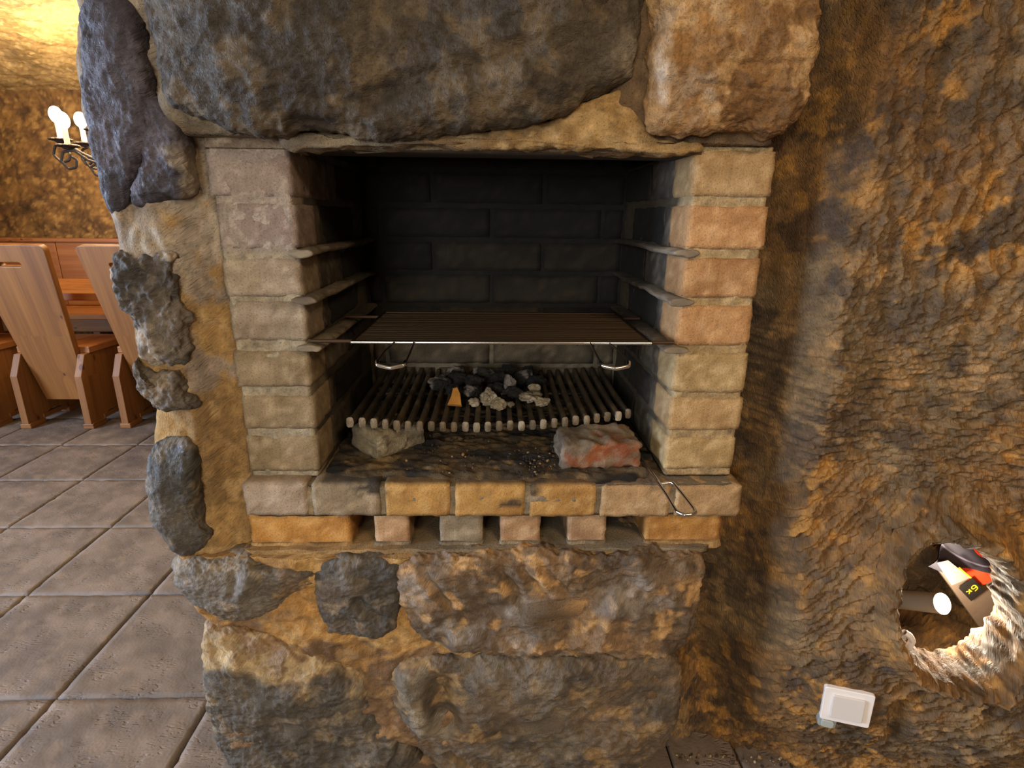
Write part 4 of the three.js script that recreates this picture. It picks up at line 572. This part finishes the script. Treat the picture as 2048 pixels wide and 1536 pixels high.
// a flat sheet with its own thickness, from an outline at a given depth
function sheet(pts, z, t, bend) {
  const s = new THREE.Shape(pts.map(([x, y]) => new THREE.Vector2(x, y))), g = new THREE.ExtrudeGeometry(s, { depth: t, bevelEnabled: false }); g.translate(0, 0, z);
  if (bend) { const p = g.attributes.position; for (let i = 0; i < p.count; i++) p.setZ(i, p.getZ(i) + bend(p.getX(i), p.getY(i))); g.computeVertexNormals(); } return g;
}
{
  single('panel', sheet([[0.985, 0.500], [1.02, 0.545], [1.15, 0.53], [1.205, 0.45], [1.21, 0.22], [1.182, 0.272], [1.085, 0.385]], -1.063, 0.008), std({ color: 0x85715f, roughness: 0.6, bumpMap: grainBump, bumpScale: 0.0006 }), 'smooth grey brown board leaning at the back of the rock niche', 'board');
  single('card', sheet([[0.967, 0.521], [0.99, 0.527], [1.051, 0.482], [1.013, 0.463]], -1.031, 0.002, (x, y) => 0.01 * (0.5 - y)), std({ color: 0x7d6c64, roughness: 0.85 }), 'pale pinkish folded card standing at the top of the rock niche', 'card');
  single('pencil', rod([1.012, 0.513, -1.021], [1.043, 0.489, -1.021], 0.0025, 6), std({ color: 0xd8b21c, roughness: 0.5 }), 'thin yellow strip lying along the edge of the pale card in the niche', 'strip');
  // black label with yellow lettering
  const cv = document.createElement('canvas'); cv.width = 256; cv.height = 192; const c = cv.getContext('2d');
  c.fillStyle = '#24201c'; c.fillRect(0, 0, 256, 192); c.strokeStyle = '#e8c81e'; c.lineWidth = 20; c.lineCap = 'butt'; c.lineJoin = 'miter';
  c.beginPath(); c.moveTo(118, 40); c.lineTo(62, 44); c.quadraticCurveTo(44, 60, 44, 110); c.quadraticCurveTo(46, 148, 80, 148); c.quadraticCurveTo(116, 146, 114, 112); c.quadraticCurveTo(110, 84, 50, 92); c.stroke();
  c.beginPath(); c.moveTo(156, 76); c.lineTo(156, 150); c.moveTo(214, 78); c.lineTo(162, 114); c.lineTo(216, 150); c.stroke();
  const tx = new THREE.CanvasTexture(cv); tx.colorSpace = THREE.SRGBColorSpace;
  const t = thing('label_tag', 'small black label with yellow letters below the pale card in the niche', 'label', [1.0765, 0.441, -1.043]); t.rotation.set(0, 0, -0.75);
  part('label_plate', new THREE.BoxGeometry(0.05, 0.037, 0.002), std({ color: 0x24201c, roughness: 0.5 }), t);
  part('lettering', new THREE.PlaneGeometry(0.035, 0.027).rotateZ(-1.45).translate(0, 0, 0.0015), std({ map: tx, roughness: 0.5 }), t);
  const cl = document.createElement('canvas'); cl.width = 256; cl.height = 128; const q = cl.getContext('2d'); q.fillStyle = '#2b2730'; q.fillRect(0, 0, 256, 128); q.fillStyle = '#e2411c';
  q.beginPath(); q.moveTo(90, 0); q.bezierCurveTo(130, 40, 190, 40, 256, 20); q.lineTo(256, 0); q.closePath(); q.fill(); q.beginPath(); q.moveTo(96, 128); q.bezierCurveTo(130, 74, 190, 90, 256, 66); q.lineTo(256, 128); q.closePath(); q.fill(); q.strokeStyle = '#6b6472'; q.lineWidth = 6; q.beginPath(); q.moveTo(0, 40); q.bezierCurveTo(80, 70, 160, 66, 256, 48); q.stroke();
  const tc = new THREE.CanvasTexture(cl); tc.colorSpace = THREE.SRGBColorSpace;
  const g = new THREE.PlaneGeometry(0.15, 0.085, 30, 12); { const p = g.attributes.position; for (let i = 0; i < p.count; i++) p.setZ(i, 0.006 * Math.sin(p.getX(i) * 40 + p.getY(i) * 90)); g.computeVertexNormals(); } const g2 = g.clone(); g2.translate(0, 0, -0.002); const ix = g2.index.array; for (let i = 0; i < ix.length; i += 3) [ix[i], ix[i + 1]] = [ix[i + 1], ix[i]];
  const o = single('striped_cloth', mergeGeometries([g, g2]), std({ map: tc, roughness: 0.6 }), 'red and black striped cloth hanging at the top right inside the niche', 'cloth', [1.052, 0.512, -1.046]); o.rotation.set(0, 0, -0.35);
  const k = thing('cable_connector', 'small white bent plastic connector at the left inner edge of the niche', 'connector', [0.790, 0.462, -0.868]); k.rotation.set(0.2, 0.1, 0.1);
  part('cover', tubePath([[-0.006, 0.024, 0], [0.004, 0.016, 0.004], [0.012, 0.002, 0.006], [0.012, -0.02, 0.004]], 0.006, 30, 8), M.white, k);
  part('terminal', new THREE.TorusGeometry(0.008, 0.003, 8, 20).translate(-0.008, 0.004, 0), M.whiteDim, k); part('terminal', new THREE.TorusGeometry(0.008, 0.003, 8, 20).translate(-0.008, -0.013, 0), M.whiteDim, k);
}
{ // dirt along the foot of the rock wall
  const g = new THREE.IcosahedronGeometry(1, 0), N = 110, im = new THREE.InstancedMesh(g, std({ color: 0xffffff, roughness: 1 }), N), m = new THREE.Matrix4(), q = new THREE.Quaternion(), e = new THREE.Euler(), pal = ['#2a2118', '#4a3a26', '#8c7350', '#a89470'].map((h) => new THREE.Color(h));
  for (let i = 0; i < N; i++) { const x = rr(0.43, 0.75), z = -1.02 + 0.06 * (x - 0.43) + 0.03 * rnd() * rnd(), s = 0.0012 + 0.004 * Math.pow(rnd(), 4); e.set(rnd() * 6, rnd() * 6, rnd() * 6); m.compose(new THREE.Vector3(x, s * 0.5, z), q.setFromEuler(e), new THREE.Vector3(s, s * 0.7, s)); im.setMatrixAt(i, m); im.setColorAt(i, pal[Math.floor(rnd() * pal.length)]); }
  im.name = 'grit'; im.castShadow = im.receiveShadow = true; scene.add(im); tag(im, 'dark grit gathered on the floor along the foot of the rock wall', 'grit', null, 'stuff');
}

// ================================================================ the far room
function makeChair(label) {
  const t = thing('chair', label, 'chair', [0, 0, 0], 0, 'plank chairs along the table');
  const th = 0.032, lean = Math.atan2(0.2, 0.9);
  const s = new THREE.Shape(); const hw = 0.205, bw = 0.122, H = 0.93, r = 0.035;
  s.moveTo(-bw, 0); s.lineTo(bw, 0); s.lineTo(hw - 0.003, H - r); s.quadraticCurveTo(hw, H, hw - r, H); s.lineTo(-hw + r, H); s.quadraticCurveTo(-hw, H, -hw + 0.003, H - r); s.closePath();
  const h = new THREE.Path(); h.moveTo(-0.045, H - 0.115); h.absarc(-0.045, H - 0.10, 0.016, -Math.PI / 2, Math.PI / 2, true); h.lineTo(0.045, H - 0.084); h.absarc(0.045, H - 0.10, 0.016, Math.PI / 2, -Math.PI / 2, true); s.holes.push(h);
  const g = new THREE.ExtrudeGeometry(s, { depth: th, bevelEnabled: true, bevelSize: 0.004, bevelThickness: 0.004, bevelSegments: 2, curveSegments: 10 }); g.translate(0, 0, -th / 2); woodUV(g, 1); g.rotateX(lean); g.translate(0, 0.15, -0.14);
  part('backrest', g, M.wood, t);
  for (const x of [-1, 1]) {
    const p = new THREE.Shape(); p.moveTo(0, 0.03); p.lineTo(0, 0.32); p.lineTo(0.06, 0.435); p.lineTo(0.42, 0.435); p.lineTo(0.40, 0.2); p.lineTo(0.42, 0.03); p.lineTo(0.32, 0.03); p.quadraticCurveTo(0.21, 0.11, 0.10, 0.03); p.closePath();
    const lg = new THREE.ExtrudeGeometry(p, { depth: 0.034, bevelEnabled: true, bevelSize: 0.003, bevelThickness: 0.003, bevelSegments: 2 }); woodUV(lg, 1); lg.rotateY(Math.PI / 2); lg.translate(x * 0.18 - 0.017, 0, 0);
    const leg = part('leg', lg, M.wood, t);
    part('foot', mergeGeometries([board(0.06, 0.03, 0.12).translate(x * 0.18, 0.0155, -0.055), board(0.06, 0.03, 0.12).translate(x * 0.18, 0.0155, -0.365), board(0.05, 0.025, 0.2).translate(x * 0.18, 0.042, -0.21)].map((q) => q.toNonIndexed ? (q.index ? q.toNonIndexed() : q) : q)), M.wood, leg);
  }
  const sg = new THREE.Shape(); sg.moveTo(-0.2, -0.1); sg.lineTo(0.2, -0.1); sg.lineTo(0.225, -0.42); sg.quadraticCurveTo(0.225, -0.46, 0.19, -0.46); sg.lineTo(-0.19, -0.46); sg.quadraticCurveTo(-0.225, -0.46, -0.225, -0.42); sg.closePath();
  const seat = new THREE.ExtrudeGeometry(sg, { depth: 0.028, bevelEnabled: true, bevelSize: 0.005, bevelThickness: 0.005, bevelSegments: 3 }); seat.rotateX(-Math.PI / 2); seat.scale(1, 1, -1); { const ix = seat.index; const p = seat.attributes.position; for (let i = 0; i < p.count; i += 3) { const a = [p.getX(i + 1), p.getY(i + 1), p.getZ(i + 1)]; p.setXYZ(i + 1, p.getX(i + 2), p.getY(i + 2), p.getZ(i + 2)); p.setXYZ(i + 2, ...a); } seat.computeVertexNormals(); } seat.translate(0, 0.442, 0); woodUV(seat, 2);
  part('seat', seat, M.woodLight, t);
  return t;
}
{
  const a = makeChair('tall plank-back wooden chair with a slot handle, second from the left'); a.position.set(-2.572, 0, -3.16);
  const put = (x, label) => { const c = a.clone(); c.name = numbered('chair'); c.userData = { ...a.userData, label }; c.position.set(x, 0, -3.17); scene.add(c); };
  put(-2.005, 'wooden plank-back chair half hidden behind the edge of the stone fireplace'); put(-3.138, 'wooden plank chair cut by the left picture edge, only leg and seat showing');
}
{
  const t = thing('table', 'long wooden table with a thick top behind the plank chairs', 'table', [-2.6, 0, -3.82]);
  for (let i = 0; i < 4; i++) part('plank', board(2.4, 0.045, 0.183), M.woodLight, t, [0, 0.7375, -0.285 + i * 0.19]);
  for (const s of [-1, 1]) { part('leg', mergeGeometries([board(0.05, 0.66, 0.5).translate(s * 0.95, 0.385, 0), board(0.08, 0.05, 0.62).translate(s * 0.95, 0.0275, 0)]), M.wood, t); }
  part('stretcher', board(1.8, 0.1, 0.04), M.wood, t, [0, 0.3, 0]);
}
{
  const t = thing('bench', 'wall bench of golden boards with a tall panelled back along the far wall', 'bench', [-2.6, 0, -4.62]);
  part('seat', board(3.2, 0.04, 0.42), M.woodLight, t, [0, 0.46, 0.1]); part('apron', board(3.2, 0.1, 0.03), M.wood, t, [0, 0.388, 0.26]);
  for (let i = 0; i < 4; i++) part('back_panel', board(0.795, 0.53, 0.03), M.woodLight, t, [-1.338 + i * 0.8, 0.745, -0.135]);
  part('cap_rail', board(3.2, 0.03, 0.06), M.woodLight, t, [0, 1.005, -0.135]);
  for (const x of [-1.5, -0.5, 0.5, 1.5]) part('leg', board(0.05, 0.44, 0.36), M.wood, t, [x, 0.22, 0.06]);
}
// chandelier
function makeChandelier(label, pos, arms, warm, chainTop, candle) {
  const t = thing('chandelier', label, 'chandelier', pos);
  part('hub', new THREE.LatheGeometry([[0, -0.16], [0.02, -0.15], [0.035, -0.11], [0.02, -0.06], [0.03, 0], [0.018, 0.06], [0.012, 0.2], [0, 0.21]].map(([x, y]) => new THREE.Vector2(x, y)), 24), M.iron, t);
  part('chain', mergeGeometries([...Array(Math.ceil((chainTop - 0.2) / 0.05))].map((_, i) => new THREE.TorusGeometry(0.022, 0.004, 6, 14).scale(0.7, 1.4, 1).rotateY(i % 2 ? Math.PI / 2 : 0).translate(0, 0.22 + i * 0.05, 0))), M.iron, t);
  for (const [ax, ay, az] of arms) {
    const L = Math.hypot(ax, az), ux = ax / L, uz = az / L, P = (r, y) => [ux * r, y, uz * r];
    const main = tubePath([P(0.02, -0.12), P(L * 0.35, -0.11 + ay * 0.2), P(L * 0.7, ay - 0.07), P(L * 0.92, ay - 0.02), P(L * 1.1, ay - 0.03), P(L * 1.16, ay - 0.08), P(L * 1.06, ay - 0.12), P(L * 0.93, ay - 0.11), P(L * 0.9, ay - 0.07), P(L * 0.97, ay - 0.055)], 0.007, 70, 8);
    const curl = tubePath([P(L * 0.3, -0.1 + ay * 0.2), P(L * 0.45, ay - 0.16), P(L * 0.62, ay - 0.15), P(L * 0.68, ay - 0.11), P(L * 0.58, ay - 0.09), P(L * 0.54, ay - 0.12)], 0.006, 44, 8);
    part('arm', mergeGeometries([main, curl]), M.iron, t);
    const pan = []; for (let k = 0; k < 10; k++) { const a = k / 10 * 2 * Math.PI; pan.push(new THREE.SphereGeometry(0.016, 8, 6).scale(1.2, 0.5, 1).rotateY(-a).translate(ax + 0.042 * Math.cos(a), ay + 0.004, az + 0.042 * Math.sin(a))); }
    pan.push(new THREE.CylinderGeometry(0.045, 0.02, 0.02, 18).translate(ax, ay - 0.006, az)); part('drip_pan', mergeGeometries(pan), M.iron, t);
    const c = part('candle_sleeve', new THREE.CylinderGeometry(0.0135, 0.014, 0.09, 18).translate(ax, ay + 0.05, az), std({ color: 0xe8cf9a, roughness: 0.6 }), t);
    part('bulb', new THREE.SphereGeometry(0.034, 18, 14).scale(1, 1.35, 1).translate(ax, ay + 0.138, az), std({ color: 0xffffff, emissive: new THREE.Color('#ffe9c4'), emissiveIntensity: 14, roughness: 0.3 }), c);
    const l = new THREE.PointLight(warm, candle, 0, 2); l.position.set(ax, ay + 0.138, az); l.shadow.radius = 1.2; l.castShadow = true; t.add(l);
  }
  return t;
}
makeChandelier('wrought iron chandelier with glowing candle bulbs beside the stone column', [-2.16, 1.60, -3.6], [[-0.40, 0.03, -0.05], [-0.39, 0.03, -0.24], [-0.29, -0.015, 0.06], [-0.22, 0.045, -0.30], [0.02, 0.03, -0.40], [0.3, 0.03, -0.26], [0.38, 0.03, 0.05], [0.1, 0.03, 0.38]], '#ffe0b0', 0.6, LIGHT.candle);
scene.traverse((o) => { if (o.isLight) o.castShadow = true; });
renderer.render(scene, camera);
